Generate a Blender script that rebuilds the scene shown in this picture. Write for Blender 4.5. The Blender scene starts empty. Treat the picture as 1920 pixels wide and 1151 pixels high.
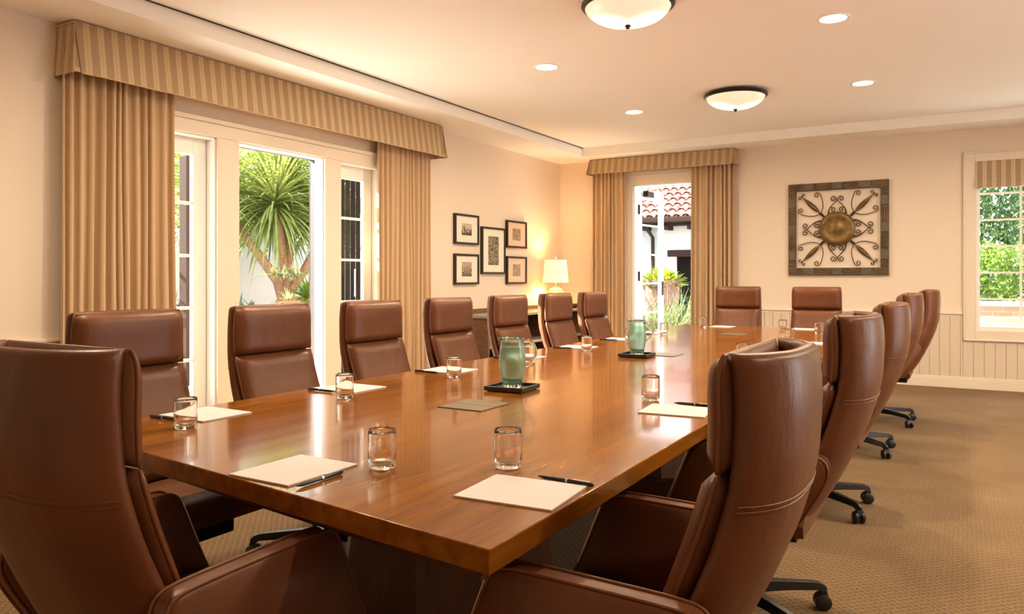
import bpy, bmesh, math, random
from math import sin, cos, pi, radians
from mathutils import Vector, Matrix
random.seed(7)
S = bpy.context.scene
COL = S.collection

# ------------------------------------------------------------------ camera
cam_d = bpy.data.cameras.new('camera'); cam = bpy.data.objects.new('camera', cam_d); COL.objects.link(cam)
cam_d.sensor_width = 36.0; cam_d.sensor_fit = 'HORIZONTAL'
F_PX = 1425.0
cam_d.lens = 36.0 * F_PX / 1920.0
cam_d.shift_y = (520 - 575.5) / 1920.0
cam_d.clip_start = 0.05; cam_d.clip_end = 300
YAW = math.atan(845 / 1425)
cam.location = (0, 0, 1.2)
cam.rotation_euler = (pi / 2, 0, YAW)
S.camera = cam

# ------------------------------------------------------------------ world, sun, exposure
S.view_settings.view_transform = 'Standard'
S.view_settings.look = 'None'
S.view_settings.gamma = 1.0
S.view_settings.exposure = 1.25
S.cycles.max_bounces = 16; S.cycles.transmission_bounces = 16; S.cycles.transparent_max_bounces = 16; S.cycles.glossy_bounces = 8; S.cycles.diffuse_bounces = 6
W = bpy.data.worlds.new('world'); S.world = W; W.use_nodes = True
nt = W.node_tree
bg = nt.nodes['Background']
tc = nt.nodes.new('ShaderNodeTexCoord'); sx = nt.nodes.new('ShaderNodeSeparateXYZ')
cr = nt.nodes.new('ShaderNodeValToRGB')
cr.color_ramp.elements[0].position = 0.0; cr.color_ramp.elements[0].color = (1.0, 0.98, 0.95, 1)
cr.color_ramp.elements[1].position = 0.7; cr.color_ramp.elements[1].color = (0.62, 0.78, 1.0, 1)
nt.links.new(tc.outputs['Generated'], sx.inputs[0]); nt.links.new(sx.outputs['Z'], cr.inputs[0])
nt.links.new(cr.outputs[0], bg.inputs[0]); bg.inputs[1].default_value = 2.3

sun_d = bpy.data.lights.new('sun', 'SUN'); sun = bpy.data.objects.new('sun', sun_d); COL.objects.link(sun)
sun_d.energy = 24.0; sun_d.angle = radians(0.6); sun_d.color = (1.0, 0.93, 0.82)
sun.rotation_euler = Vector((1.0, 0.20, -0.565)).to_track_quat('-Z', 'Y').to_euler()
sun.location = (-8, 2, 8)

WARM = (1.0, 0.79, 0.52)
CAN_W = 14.3
DOME_E = 1.0

# ------------------------------------------------------------------ helpers
def tag(o, label=None, cat=None, group=None, kind=None):
    if label: o['label'] = label
    if cat: o['category'] = cat
    if group: o['group'] = group
    if kind: o['kind'] = kind
    return o

def empty(name, loc=(0, 0, 0), rz=0.0, label=None, cat=None, group=None, kind=None):
    o = bpy.data.objects.new(name, None); COL.objects.link(o)
    o.location = loc; o.rotation_euler = (0, 0, rz); o.empty_display_size = 0.05
    return tag(o, label, cat, group, kind)

class MB:
    def __init__(s): s.v = []; s.f = []; s.m = []
    def add(s, vs, fs, mi=0):
        n = len(s.v); s.v += [tuple(v) for v in vs]
        s.f += [tuple(i + n for i in f) for f in fs]; s.m += [mi] * len(fs)
        return s
    def box(s, x0, x1, y0, y1, z0, z1, mi=0, M=None):
        vs = [Vector(p) for p in ((x0,y0,z0),(x1,y0,z0),(x1,y1,z0),(x0,y1,z0),(x0,y0,z1),(x1,y0,z1),(x1,y1,z1),(x0,y1,z1))]
        if M is not None: vs = [M @ v for v in vs]
        return s.add(vs, [(0,3,2,1),(4,5,6,7),(0,1,5,4),(1,2,6,5),(2,3,7,6),(3,0,4,7)], mi)
    def prism(s, poly, a, b, axis='z', mi=0, M=None):
        # poly: list of 2D points, extruded along axis from a to b
        def P(p, h):
            if axis == 'z': return Vector((p[0], p[1], h))
            if axis == 'x': return Vector((h, p[0], p[1]))
            return Vector((p[0], h, p[1]))
        n = len(poly); vs = [P(p, a) for p in poly] + [P(p, b) for p in poly]
        if M is not None: vs = [M @ v for v in vs]
        fs = [tuple(range(n))[::-1], tuple(range(n, 2 * n))] + [(i, (i + 1) % n, (i + 1) % n + n, i + n) for i in range(n)]
        return s.add(vs, fs, mi)
    def loops(s, loops, close=True, cap0=True, cap1=True, mi=0):
        n = len(loops[0]); vs = [p for l in loops for p in l]; fs = []
        for k in range(len(loops) - 1):
            for i in range(n if close else n - 1):
                j = (i + 1) % n
                fs.append((k*n+i, k*n+j, (k+1)*n+j, (k+1)*n+i))
        if cap0: fs.append(tuple(range(n))[::-1])
        if cap1: fs.append(tuple(range((len(loops)-1)*n, len(loops)*n)))
        return s.add(vs, fs, mi)
    def lathe(s, prof, seg=24, c=(0, 0, 0), mi=0, cap0=False, cap1=False):
        L = [[(c[0] + r*cos(2*pi*i/seg), c[1] + r*sin(2*pi*i/seg), c[2] + z) for i in range(seg)] for r, z in prof]
        return s.loops(L, True, cap0, cap1, mi)
    def tube(s, pts, r, seg=8, mi=0, closed=False):
        pts = [Vector(p) for p in pts]; n = len(pts)
        rs = r if isinstance(r, (list, tuple)) else [r] * n
        L = []; up = None
        for i, p in enumerate(pts):
            if closed: t = pts[(i+1) % n] - pts[i-1]
            else: t = pts[min(i+1, n-1)] - pts[max(i-1, 0)]
            if t.length < 1e-9: t = Vector((0, 0, 1))
            t.normalize()
            if up is None:
                up = Vector((0, 0, 1)) if abs(t.z) < 0.9 else Vector((1, 0, 0))
            a = up - t * up.dot(t)
            if a.length < 1e-6: a = t.orthogonal()
            a.normalize(); up = a; b = t.cross(a)
            L.append([p + (a*cos(2*pi*k/seg) + b*sin(2*pi*k/seg)) * rs[i] for k in range(seg)])
        if closed: L.append(L[0])
        return s.loops(L, True, not closed, not closed, mi)
    def ball(s, c, r, seg=12, rings=7, mi=0):
        r = r if isinstance(r, (tuple, list)) else (r, r, r)
        L = []
        for k in range(rings + 1):
            a = pi * k / rings; a = min(max(a, 0.02), pi - 0.02)
            L.append([(c[0]+r[0]*sin(a)*cos(2*pi*i/seg), c[1]+r[1]*sin(a)*sin(2*pi*i/seg), c[2]-r[2]*cos(a)) for i in range(seg)])
        return s.loops(L, True, True, True, mi)
    def build(s, name, mats, parent=None, smooth=False, bevel=0, sub=0, loc=None, weld=False):
        me = bpy.data.meshes.new(name); me.from_pydata(s.v, [], s.f)
        if not isinstance(mats, (list, tuple)): mats = [mats]
        for m in mats: me.materials.append(m)
        if len(mats) > 1: me.polygons.foreach_set('material_index', s.m)
        bm = bmesh.new(); bm.from_mesh(me)
        if weld: bmesh.ops.remove_doubles(bm, verts=bm.verts, dist=1e-5)
        bmesh.ops.recalc_face_normals(bm, faces=bm.faces); bm.to_mesh(me); bm.free()
        if smooth:
            me.polygons.foreach_set('use_smooth', [True] * len(me.polygons))
            if smooth != 2: me.set_sharp_from_angle(angle=radians(45))
        me.update()
        o = bpy.data.objects.new(name, me); COL.objects.link(o)
        if loc: o.location = loc
        if parent: o.parent = parent
        if bevel:
            b = o.modifiers.new('bevel', 'BEVEL'); b.width = bevel; b.segments = 3; b.limit_method = 'ANGLE'; b.angle_limit = radians(40)
            me.polygons.foreach_set('use_smooth', [True] * len(me.polygons)); me.set_sharp_from_angle(angle=radians(60))
            w = o.modifiers.new('wn', 'WEIGHTED_NORMAL'); w.keep_sharp = True
        if sub:
            b = o.modifiers.new('sub', 'SUBSURF'); b.levels = sub; b.render_levels = sub
        return o

def struct(o, label):
    return tag(o, label, None, None, 'structure')

def copy_tree(o, parent=None):
    c = o.copy(); COL.objects.link(c)
    if parent: c.parent = parent
    for ch in KIDS.get(o.name, None) or list(o.children): copy_tree(ch, c)
    return c
KIDS = {}

# ------------------------------------------------------------------ materials
def base(name, col=(.8,.8,.8), rough=.5, metal=0.0, **kw):
    m = bpy.data.materials.new(name); m.use_nodes = True
    b = m.node_tree.nodes['Principled BSDF']
    b.inputs['Base Color'].default_value = (*col, 1); b.inputs['Roughness'].default_value = rough
    b.inputs['Metallic'].default_value = metal
    for k, v in kw.items():
        b.inputs[k.replace('_', ' ')].default_value = v
    return m
def nd(m, t, **kw):
    n = m.node_tree.nodes.new(t)
    for k, v in kw.items():
        if k in n.inputs.keys(): n.inputs[k].default_value = v
        else: setattr(n, k, v)
    return n
def lk(m, a, b): m.node_tree.links.new(a, b)
def coords(m, scale=(1,1,1), rot=(0,0,0)):
    t = nd(m, 'ShaderNodeTexCoord'); mp = nd(m, 'ShaderNodeMapping')
    mp.inputs['Scale'].default_value = scale; mp.inputs['Rotation'].default_value = rot
    lk(m, t.outputs['Object'], mp.inputs[0]); return mp.outputs[0]
def ramp(m, fac, stops):
    r = nd(m, 'ShaderNodeValToRGB'); e = r.color_ramp.elements
    while len(e) < len(stops): e.new(0.5)
    for i, (p, c) in enumerate(stops): e[i].position = p; e[i].color = (*c, 1)
    lk(m, fac, r.inputs[0]); return r.outputs[0]
def bsdf(m): return m.node_tree.nodes['Principled BSDF']
def bump(m, fac, strength=.2, dist=.01):
    b = nd(m, 'ShaderNodeBump'); b.inputs['Strength'].default_value = strength; b.inputs['Distance'].default_value = dist
    lk(m, fac, b.inputs['Height']); lk(m, b.outputs[0], bsdf(m).inputs['Normal'])
def noisy(name, c1, c2, scale=8, rough=.6, bmp=0, sc=(1,1,1), detail=4, dist=.005, **kw):
    m = base(name, c1, rough, **kw)
    n = nd(m, 'ShaderNodeTexNoise'); n.inputs['Scale'].default_value = scale; n.inputs['Detail'].default_value = detail
    lk(m, coords(m, sc), n.inputs['Vector'])
    lk(m, ramp(m, n.outputs[0], [(.3, c1), (.7, c2)]), bsdf(m).inputs['Base Color'])
    if bmp: bump(m, n.outputs[0], bmp, dist)
    return m

M = {}
M['wall'] = noisy('wall_paint', (.79,.68,.57), (.81,.70,.59), 60, .85, .05, dist=.001)
M['ceil'] = noisy('ceiling_paint', (.96,.94,.89), (.97,.95,.90), 60, .9, .03, dist=.001)
M['trim'] = base('white_trim', (.80,.71,.60), .35)
M['wains'] = base('wainscot_paint', (.70,.60,.49), .45)
M['slot'] = base('slot_black', (.01,.008,.006), .6)
M['white'] = base('white_frame', (.9,.88,.84), .3)

def leather():
    m = base('brown_leather', (.2,.08,.035), .36)
    n = nd(m, 'ShaderNodeTexNoise'); n.inputs['Scale'].default_value = 5; n.inputs['Detail'].default_value = 6
    lk(m, coords(m), n.inputs['Vector'])
    lk(m, ramp(m, n.outputs[0], [(.25, (.105,.033,.012)), (.75, (.175,.060,.023))]), bsdf(m).inputs['Base Color'])
    v = nd(m, 'ShaderNodeTexVoronoi'); v.inputs['Scale'].default_value = 260; lk(m, coords(m), v.inputs['Vector'])
    n2 = nd(m, 'ShaderNodeTexNoise'); n2.inputs['Scale'].default_value = 9; n2.inputs['Detail'].default_value = 3; lk(m, coords(m, (3,3,1)), n2.inputs['Vector'])
    a = nd(m, 'ShaderNodeMath', operation='MULTIPLY_ADD'); lk(m, v.outputs[0], a.inputs[0]); a.inputs[1].default_value = .07; lk(m, n2.outputs[0], a.inputs[2])
    bump(m, a.outputs[0], .35, .006)
    lk(m, ramp(m, n.outputs[0], [(.2, (.30,)*3), (.8, (.46,)*3)]), bsdf(m).inputs['Roughness'])
    bsdf(m).inputs['Specular IOR Level'].default_value = .38
    return m
M['leather'] = leather()
M['piping'] = base('leather_piping', (.17,.058,.023), .4)
M['gap'] = base('dark_gap_fabric', (.02,.012,.008), .7)

def wood_table():
    m = base('table_veneer', (.3,.12,.03), .16)
    mp = coords(m, (10, .7, 10))
    n = nd(m, 'ShaderNodeTexNoise'); n.inputs['Scale'].default_value = 2.2; n.inputs['Detail'].default_value = 3; n.inputs['Distortion'].default_value = .0
    lk(m, mp, n.inputs['Vector'])
    n2 = nd(m, 'ShaderNodeTexNoise'); n2.inputs['Scale'].default_value = 9; n2.inputs['Detail'].default_value = 1; lk(m, mp, n2.inputs['Vector'])
    mx = nd(m, 'ShaderNodeMath', operation='MULTIPLY_ADD'); lk(m, n2.outputs[0], mx.inputs[0]); mx.inputs[1].default_value = .16
    lk(m, n.outputs[0], mx.inputs[2])
    lk(m, ramp(m, mx.outputs[0], [(.30, (.135,.040,.002)), (.56, (.235,.078,.004)), (.82, (.32,.118,.010))]), bsdf(m).inputs['Base Color'])
    n3 = nd(m, 'ShaderNodeTexNoise'); n3.inputs['Scale'].default_value = 5.0; n3.inputs['Detail'].default_value = 2; lk(m, coords(m, (4,.7,1)), n3.inputs['Vector'])
    bsdf(m).inputs['Coat Weight'].default_value = .24; bsdf(m).inputs['Coat Roughness'].default_value = .04; bsdf(m).inputs['Coat IOR'].default_value = 1.4; bsdf(m).inputs['Specular IOR Level'].default_value = .2
    return m
M['table'] = wood_table()
M['darkwood'] = noisy('dark_wood', (.05,.018,.008), (.10,.035,.015), 3, .3, 0, (12,12,1))
M['steel'] = base('brushed_steel', (.62,.58,.52), .25, 1.0)
M['chrome'] = base('chrome', (.8,.78,.75), .12, 1.0)
M['black'] = base('black_metal', (.012,.012,.012), .3, .3)
M['blackp'] = base('black_plastic', (.015,.014,.013), .35)

def carpet():
    m = base('carpet', (.4,.28,.15), .95)
    t = nd(m, 'ShaderNodeTexCoord'); s = nd(m, 'ShaderNodeSeparateXYZ'); lk(m, t.outputs['Object'], s.inputs[0])
    def mth(op, a, b=None, c=None):
        n = nd(m, 'ShaderNodeMath', operation=op)
        for i, x in enumerate((a, b, c)):
            if x is None: continue
            if isinstance(x, (int, float)): n.inputs[i].default_value = x
            else: lk(m, x, n.inputs[i])
        return n.outputs[0]
    X, Y = s.outputs[0], s.outputs[1]
    k = 2*pi/.052
    u = mth('SINE', mth('MULTIPLY', mth('ADD', X, Y), k*.7071)); v = mth('SINE', mth('MULTIPLY', mth('SUBTRACT', X, Y), k*.7071))
    p = mth('SUBTRACT', 1.0, mth('MINIMUM', mth('ABSOLUTE', u), mth('ABSOLUTE', v)))
    p = mth('MULTIPLY', p, p)
    fine = mth('SINE', mth('MULTIPLY', Y, 2*pi/.0085))
    n = nd(m, 'ShaderNodeTexNoise'); n.inputs['Scale'].default_value = 160; n.inputs['Detail'].default_value = 3; lk(m, t.outputs['Object'], n.inputs['Vector'])
    n2 = nd(m, 'ShaderNodeTexNoise'); n2.inputs['Scale'].default_value = 1.6; n2.inputs['Detail'].default_value = 3; lk(m, t.outputs['Object'], n2.inputs['Vector'])
    n4 = nd(m, 'ShaderNodeTexNoise'); n4.inputs['Scale'].default_value = 55; n4.inputs['Detail'].default_value = 2; lk(m, t.outputs['Object'], n4.inputs['Vector'])
    h = mth('ADD', mth('MULTIPLY', mth('MULTIPLY', p, n4.outputs[0]), .40), mth('MULTIPLY_ADD', n.outputs[0], .55, mth('MULTIPLY', fine, .03)))
    h2 = mth('ADD', mth('SUBTRACT', h, .06), mth('MULTIPLY', n2.outputs[0], .30))
    lk(m, ramp(m, h2, [(.26, (.10,.052,.019)), (.45, (.18,.107,.047)), (.68, (.30,.20,.10))]), bsdf(m).inputs['Base Color'])
    bump(m, h, .6, .006)
    return m
M['carpet'] = carpet()

def fabric(name, c1, c2, stripe=None, ax=0):
    m = base(name, c1, .8); bsdf(m).inputs['Sheen Weight'].default_value = .15
    t = nd(m, 'ShaderNodeTexCoord')
    n = nd(m, 'ShaderNodeTexNoise'); n.inputs['Scale'].default_value = 300; lk(m, t.outputs['Object'], n.inputs['Vector'])
    bump(m, n.outputs[0], .2, .001)
    if stripe:
        s = nd(m, 'ShaderNodeSeparateXYZ'); lk(m, t.outputs['Object'], s.inputs[0])
        a = nd(m, 'ShaderNodeMath', operation='MULTIPLY'); xy = nd(m, 'ShaderNodeMath', operation='ADD'); lk(m, s.outputs[ax], xy.inputs[0]); xy.inputs[1].default_value = .03*ax
        lk(m, xy.outputs[0], a.inputs[0]); a.inputs[1].default_value = 1/stripe
        f = nd(m, 'ShaderNodeMath', operation='FRACT'); lk(m, a.outputs[0], f.inputs[0])
        r = nd(m, 'ShaderNodeValToRGB'); r.color_ramp.interpolation = 'CONSTANT'; e = r.color_ramp.elements
        for p in (.5, .6): e.new(p)
        st = [(0, c1), (.56, c2), (.72, tuple(x*.86 for x in c2)), (.80, c2)]
        while len(e) > 4: e.remove(e[-1])
        for i, (p, c) in enumerate(st): e[i].position = p; e[i].color = (*c, 1)
        lk(m, f.outputs[0], r.inputs[0]); lk(m, r.outputs[0], bsdf(m).inputs['Base Color'])
    return m
M['curtain'] = fabric('tan_curtain_fabric', (.56,.395,.24), (.5,.34,.17))
M['valance'] = fabric('striped_valance_fabric', (.40,.28,.16), (.60,.44,.26), .092)
M['valance_side'] = fabric('striped_valance_side', (.40,.28,.16), (.60,.44,.26), .092, 1)
M['shadefab'] = fabric('striped_shade_fabric', (.38,.27,.17), (.60,.46,.31), .085)

def emis(name, col, e, rough=.3):
    m = base(name, col, rough); b = bsdf(m)
    b.inputs['Emission Color'].default_value = (*col, 1); b.inputs['Emission Strength'].default_value = e
    return m
def dome_mat():
    m = emis('dome_glass_lit', (1.0,.86,.62), .75, .25)
    g = nd(m, 'ShaderNodeTexCoord'); b = bsdf(m)
    # two bulbs glowing inside the bowl
    fac = None
    for px in (-.09, .09):
        v = nd(m, 'ShaderNodeVectorMath', operation='DISTANCE'); lk(m, g.outputs['Object'], v.inputs[0]); v.inputs[1].default_value = (px, px*.4, -.10)
        r = nd(m, 'ShaderNodeMapRange'); r.inputs['From Min'].default_value = .03; r.inputs['From Max'].default_value = .17
        r.inputs['To Min'].default_value = DOME_E; r.inputs['To Max'].default_value = 0; r.interpolation_type = 'SMOOTHERSTEP'
        lk(m, v.outputs['Value'], r.inputs[0])
        if fac is None: fac = r.outputs[0]
        else:
            a = nd(m, 'ShaderNodeMath', operation='ADD'); lk(m, fac, a.inputs[0]); lk(m, r.outputs[0], a.inputs[1]); fac = a.outputs[0]
    a = nd(m, 'ShaderNodeMath', operation='ADD'); lk(m, fac, a.inputs[0]); a.inputs[1].default_value = .28
    lk(m, a.outputs[0], b.inputs['Emission Strength'])
    b.inputs['Base Color'].default_value = (.6,.52,.38,1)
    return m
M['dome'] = dome_mat()
M['canlit'] = emis('downlight_lamp', (1.0,.88,.68), 6.0)
M['bronze'] = base('bronze_metal', (.035,.022,.012), .35, .7)
M['lampshade'] = emis('lamp_shade_cloth', (1.0,.80,.52), .30, .8)
M['ceramic'] = noisy('amber_ceramic', (.62,.36,.08), (.78,.52,.16), 14, .25)
M['paper'] = base('paper', (.72,.66,.69), .6)

def glass(name, col=(1,1,1), rough=0, ior=1.45):
    m = base(name, col, rough); b = bsdf(m); b.inputs['Transmission Weight'].default_value = 1; b.inputs['IOR'].default_value = ior
    return m
M['glass'] = glass('clear_glass', (.98,.99,.98))
M['tealglass'] = glass('aqua_pitcher_glass', (.80,.97,.92), .12)
M['water'] = glass('pitcher_water', (.80,.98,.93), .08, 1.33)
def frosted(name, tint, body, fac, rough=.12):
    m = base(name, body, rough); b = bsdf(m); out = [n for n in m.node_tree.nodes if n.type == 'OUTPUT_MATERIAL'][0]
    tr = nd(m, 'ShaderNodeBsdfTransparent'); tr.inputs[0].default_value = (*tint, 1)
    lw = nd(m, 'ShaderNodeLayerWeight'); lw.inputs[0].default_value = .35
    mr = nd(m, 'ShaderNodeMapRange'); mr.inputs['To Min'].default_value = fac; mr.inputs['To Max'].default_value = min(1, fac+.45); lk(m, lw.outputs['Facing'], mr.inputs[0])
    tl = nd(m, 'ShaderNodeBsdfTranslucent'); tl.inputs[0].default_value = (*body, 1); m2 = nd(m, 'ShaderNodeMixShader'); m2.inputs[0].default_value = .5
    lk(m, b.outputs[0], m2.inputs[1]); lk(m, tl.outputs[0], m2.inputs[2])
    mx = nd(m, 'ShaderNodeMixShader'); lk(m, mr.outputs[0], mx.inputs[0]); lk(m, tr.outputs[0], mx.inputs[1]); lk(m, m2.outputs[0], mx.inputs[2]); lk(m, mx.outputs[0], out.inputs[0])
    return m
def thin(name, tint, f0, f1):
    m = bpy.data.materials.new(name); m.use_nodes = True; out = [n for n in m.node_tree.nodes if n.type == 'OUTPUT_MATERIAL'][0]
    m.node_tree.nodes.remove(m.node_tree.nodes['Principled BSDF'])
    tr = nd(m, 'ShaderNodeBsdfTransparent'); tr.inputs[0].default_value = (*tint, 1); gl = nd(m, 'ShaderNodeBsdfGlossy'); gl.inputs['Roughness'].default_value = .02; gl.inputs[0].default_value = (1,1,1,1)
    lw = nd(m, 'ShaderNodeLayerWeight'); lw.inputs[0].default_value = .5; pw = nd(m, 'ShaderNodeMath', operation='POWER'); lk(m, lw.outputs['Facing'], pw.inputs[0]); pw.inputs[1].default_value = 4.0
    mr = nd(m, 'ShaderNodeMapRange'); mr.inputs['To Min'].default_value = f0; mr.inputs['To Max'].default_value = f1; lk(m, pw.outputs[0], mr.inputs[0])
    mx = nd(m, 'ShaderNodeMixShader'); lk(m, mr.outputs[0], mx.inputs[0]); lk(m, tr.outputs[0], mx.inputs[1]); lk(m, gl.outputs[0], mx.inputs[2]); lk(m, mx.outputs[0], out.inputs[0])
    return m
M['tealglass'] = glass('aqua_pitcher_glass', (.84,.985,.95), .10, 1.38)
M['water'] = frosted('pitcher_water', (.86,.97,.93), (.50,.74,.66), .20, .2)
def pane_mat():
    m = bpy.data.materials.new('window_pane_glass'); m.use_nodes = True; t = m.node_tree
    for n in list(t.nodes):
        if n.type != 'OUTPUT_MATERIAL': t.nodes.remove(n)
    out = [n for n in t.nodes][0]
    tr = t.nodes.new('ShaderNodeBsdfTransparent'); gl = t.nodes.new('ShaderNodeBsdfGlossy'); gl.inputs['Roughness'].default_value = .01
    fr = t.nodes.new('ShaderNodeFresnel'); fr.inputs[0].default_value = 1.15; mx = t.nodes.new('ShaderNodeMixShader')
    tr.inputs[0].default_value = (.96,.98,.97,1)
    ge = t.nodes.new('ShaderNodeNewGeometry'); iv = t.nodes.new('ShaderNodeMath'); iv.operation = 'SUBTRACT'; iv.inputs[0].default_value = 1
    t.links.new(ge.outputs['Backfacing'], iv.inputs[1]); ml = t.nodes.new('ShaderNodeMath'); ml.operation = 'MULTIPLY'; t.links.new(iv.outputs[0], ml.inputs[0]); t.links.new(fr.outputs[0], ml.inputs[1])
    t.links.new(ml.outputs[0], mx.inputs[0]); t.links.new(tr.outputs[0], mx.inputs[1]); t.links.new(gl.outputs[0], mx.inputs[2]); t.links.new(mx.outputs[0], out.inputs[0])
    return m
M['pane'] = pane_mat()

def leafmat(name, c1, c2, trans=.35):
    m = noisy(name, c1, c2, 6, .5)
    b = bsdf(m); out = [n for n in m.node_tree.nodes if n.type == 'OUTPUT_MATERIAL'][0]
    tl = nd(m, 'ShaderNodeBsdfTranslucent'); mx = nd(m, 'ShaderNodeMixShader'); mx.inputs[0].default_value = trans
    tl.inputs[0].default_value = (c2[0]*1.2, c2[1]*1.2, c2[2]*.8, 1)
    lk(m, b.outputs[0], mx.inputs[1]); lk(m, tl.outputs[0], mx.inputs[2]); lk(m, mx.outputs[0], out.inputs[0])
    return m
M['yucca'] = leafmat('yucca_leaf', (.07,.11,.022), (.25,.28,.08), .38)
M['leaf'] = leafmat('bright_leaf', (.05,.10,.01), (.17,.24,.03), .4)
M['leafdark'] = leafmat('dark_leaf', (.02,.06,.015), (.07,.14,.04), .3)
M['grass'] = leafmat('grass_blade', (.06,.09,.03), (.21,.23,.12), .35)
M['willow'] = leafmat('willow_leaf', (.025,.06,.015), (.09,.15,.05), .35)
M['lime'] = leafmat('lime_succulent', (.17,.24,.01), (.30,.34,.04), .35)
M['cream'] = leafmat('cream_bloom', (.34,.33,.15), (.46,.44,.26), .3)
M['rust'] = leafmat('rust_leaf', (.42,.28,.15), (.55,.42,.25), .3)
M['bark'] = noisy('bark', (.20,.10,.055), (.30,.17,.10), 12, .9, .5, (1,1,3))
M['terracotta'] = noisy('terracotta', (.33,.12,.06), (.42,.17,.09), 10, .8)
M['pinkpot'] = noisy('pink_planter', (.40,.17,.15), (.48,.25,.21), 10, .8)
M['stucco'] = noisy('white_stucco', (.46,.45,.43), (.50,.49,.465), 14, .9, .3)
M['greige'] = base('dark_greige_finish', (.055,.045,.04), .5)  # dark grey-brown of the open door leaf and the outer opening strips
M['gardenwall'] = noisy('garden_wall_render', (.50,.48,.44), (.54,.52,.48), 14, .9, .3)
M['paving'] = noisy('pale_paving', (.80,.75,.68), (.87,.82,.75), 3, .9)
def bricks(name, c1, c2, mortar, s=1.0, ax='x'):
    m = base(name, c1, .9); b = nd(m, 'ShaderNodeTexBrick')
    t = nd(m, 'ShaderNodeTexCoord'); sp = nd(m, 'ShaderNodeSeparateXYZ'); cb = nd(m, 'ShaderNodeCombineXYZ')
    lk(m, t.outputs['Object'], sp.inputs[0]); lk(m, sp.outputs[1 if ax == 'y' else 0], cb.inputs[0]); lk(m, sp.outputs[2], cb.inputs[1])
    lk(m, cb.outputs[0], b.inputs['Vector'])
    b.inputs['Color1'].default_value = (*c1, 1); b.inputs['Color2'].default_value = (*c2, 1); b.inputs['Mortar'].default_value = (*mortar, 1)
    b.inputs['Scale'].default_value = 1; b.inputs['Brick Width'].default_value = .24*s; b.inputs['Row Height'].default_value = .08*s; b.inputs['Mortar Size'].default_value = .008
    lk(m, b.outputs[0], bsdf(m).inputs['Base Color']); return m
M['brick'] = bricks('planter_brick', (.50,.27,.15), (.60,.35,.20), (.48,.40,.32), 1, 'y')
M['brick2'] = bricks('garden_brick', (.27,.155,.095), (.32,.20,.13), (.28,.23,.19), 1, 'x')
M['stone'] = noisy('rough_stone', (.50,.38,.24), (.62,.5,.34), 9, .9, .5)
M['brownpaint'] = base('brown_paint', (.03,.016,.012), .8); bsdf(M['brownpaint']).inputs['Specular IOR Level'].default_value = .1
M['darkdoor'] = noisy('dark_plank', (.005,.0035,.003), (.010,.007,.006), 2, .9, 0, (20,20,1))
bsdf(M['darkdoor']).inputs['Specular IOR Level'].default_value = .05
M['rooftile'] = noisy('roof_tile', (.42,.16,.11), (.56,.30,.23), 3, .8)

# ------------------------------------------------------------------ room shell
XL, XR, YF, YN = -4.88, 2.9, 9.56, -1.7
ZS, ZT = 2.79, 2.90        # soffit and tray heights
TX0, TX1, TY0, TY1 = -4.31, 2.33, -1.1, 9.09
T = .16

b = MB(); b.box(XL-T, XR+T, YN-T, YF+T, -.12, 0); struct(b.build('floor', M['carpet']), 'woven beige carpet floor')
b = MB()
b.box(XL, TX0, YN, YF, ZS, ZS+.26); b.box(TX1, XR, YN, YF, ZS, ZS+.26)
b.box(TX0, TX1, YN, TY0, ZS, ZS+.26); b.box(TX0, TX1, TY1, YF, ZS, ZS+.26)
b.box(TX0+.001, TX1-.001, TY0+.001, TY1-.001, ZT, ZT+.15)
struct(b.build('ceiling', M['ceil']), 'cream ceiling with a shallow raised tray')

def wall_with_holes(name, axis, p0, p1, a0, a1, z1, holes, mat):
    b = MB()
    def bx(u0, u1, z0, zz):
        if u1-u0 < 1e-4 or zz-z0 < 1e-4: return
        if axis == 'x': b.box(p0, p1, u0, u1, z0, zz)
        else: b.box(u0, u1, p0, p1, z0, zz)
    u = a0
    for (h0, h1, hz0, hz1) in sorted(holes):
        bx(u, h0, 0, z1); bx(h0, h1, 0, hz0); bx(h0, h1, hz1, z1); u = h1
    bx(u, a1, 0, z1)
    return b.build(name, mat)

OPEN_L = [(3.26, 3.82, 0, 2.26), (4.02, 4.95, 0, 2.26), (5.147, 5.71, 0, 2.26)]
struct(wall_with_holes('wall_left', 'x', XL-T, XL, YN-T, YF+T, ZT+.15, OPEN_L, M['wall']), 'cream left wall with the garden doors')
DOORF = (-3.78, -2.98, 0, 2.43)
WINF = (.118, 1.68, .63, 2.432)
struct(wall_with_holes('wall_far', 'y', YF, YF+T, XL-T, XR+T, ZT+.15, [DOORF, WINF], M['wall']), 'cream far wall with open garden door')
struct(wall_with_holes('wall_right', 'x', XR, XR+T, YN-T, YF+T, ZT+.15, [(3.6, 6.0, .5, 2.5)], M['wall']), 'cream right wall')
struct(wall_with_holes('wall_near', 'y', YN-T, YN, XL-T, XR+T, ZT+.15, [], M['wall']), 'cream wall at the near end')
# cover roof
b = MB(); b.box(XL-T-.02, XR+T+.02, YN-T-.02, YF+T+.02, ZT+.26, ZT+.34); struct(b.build('roof', M['ceil']), 'roof slab over the room')

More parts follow.
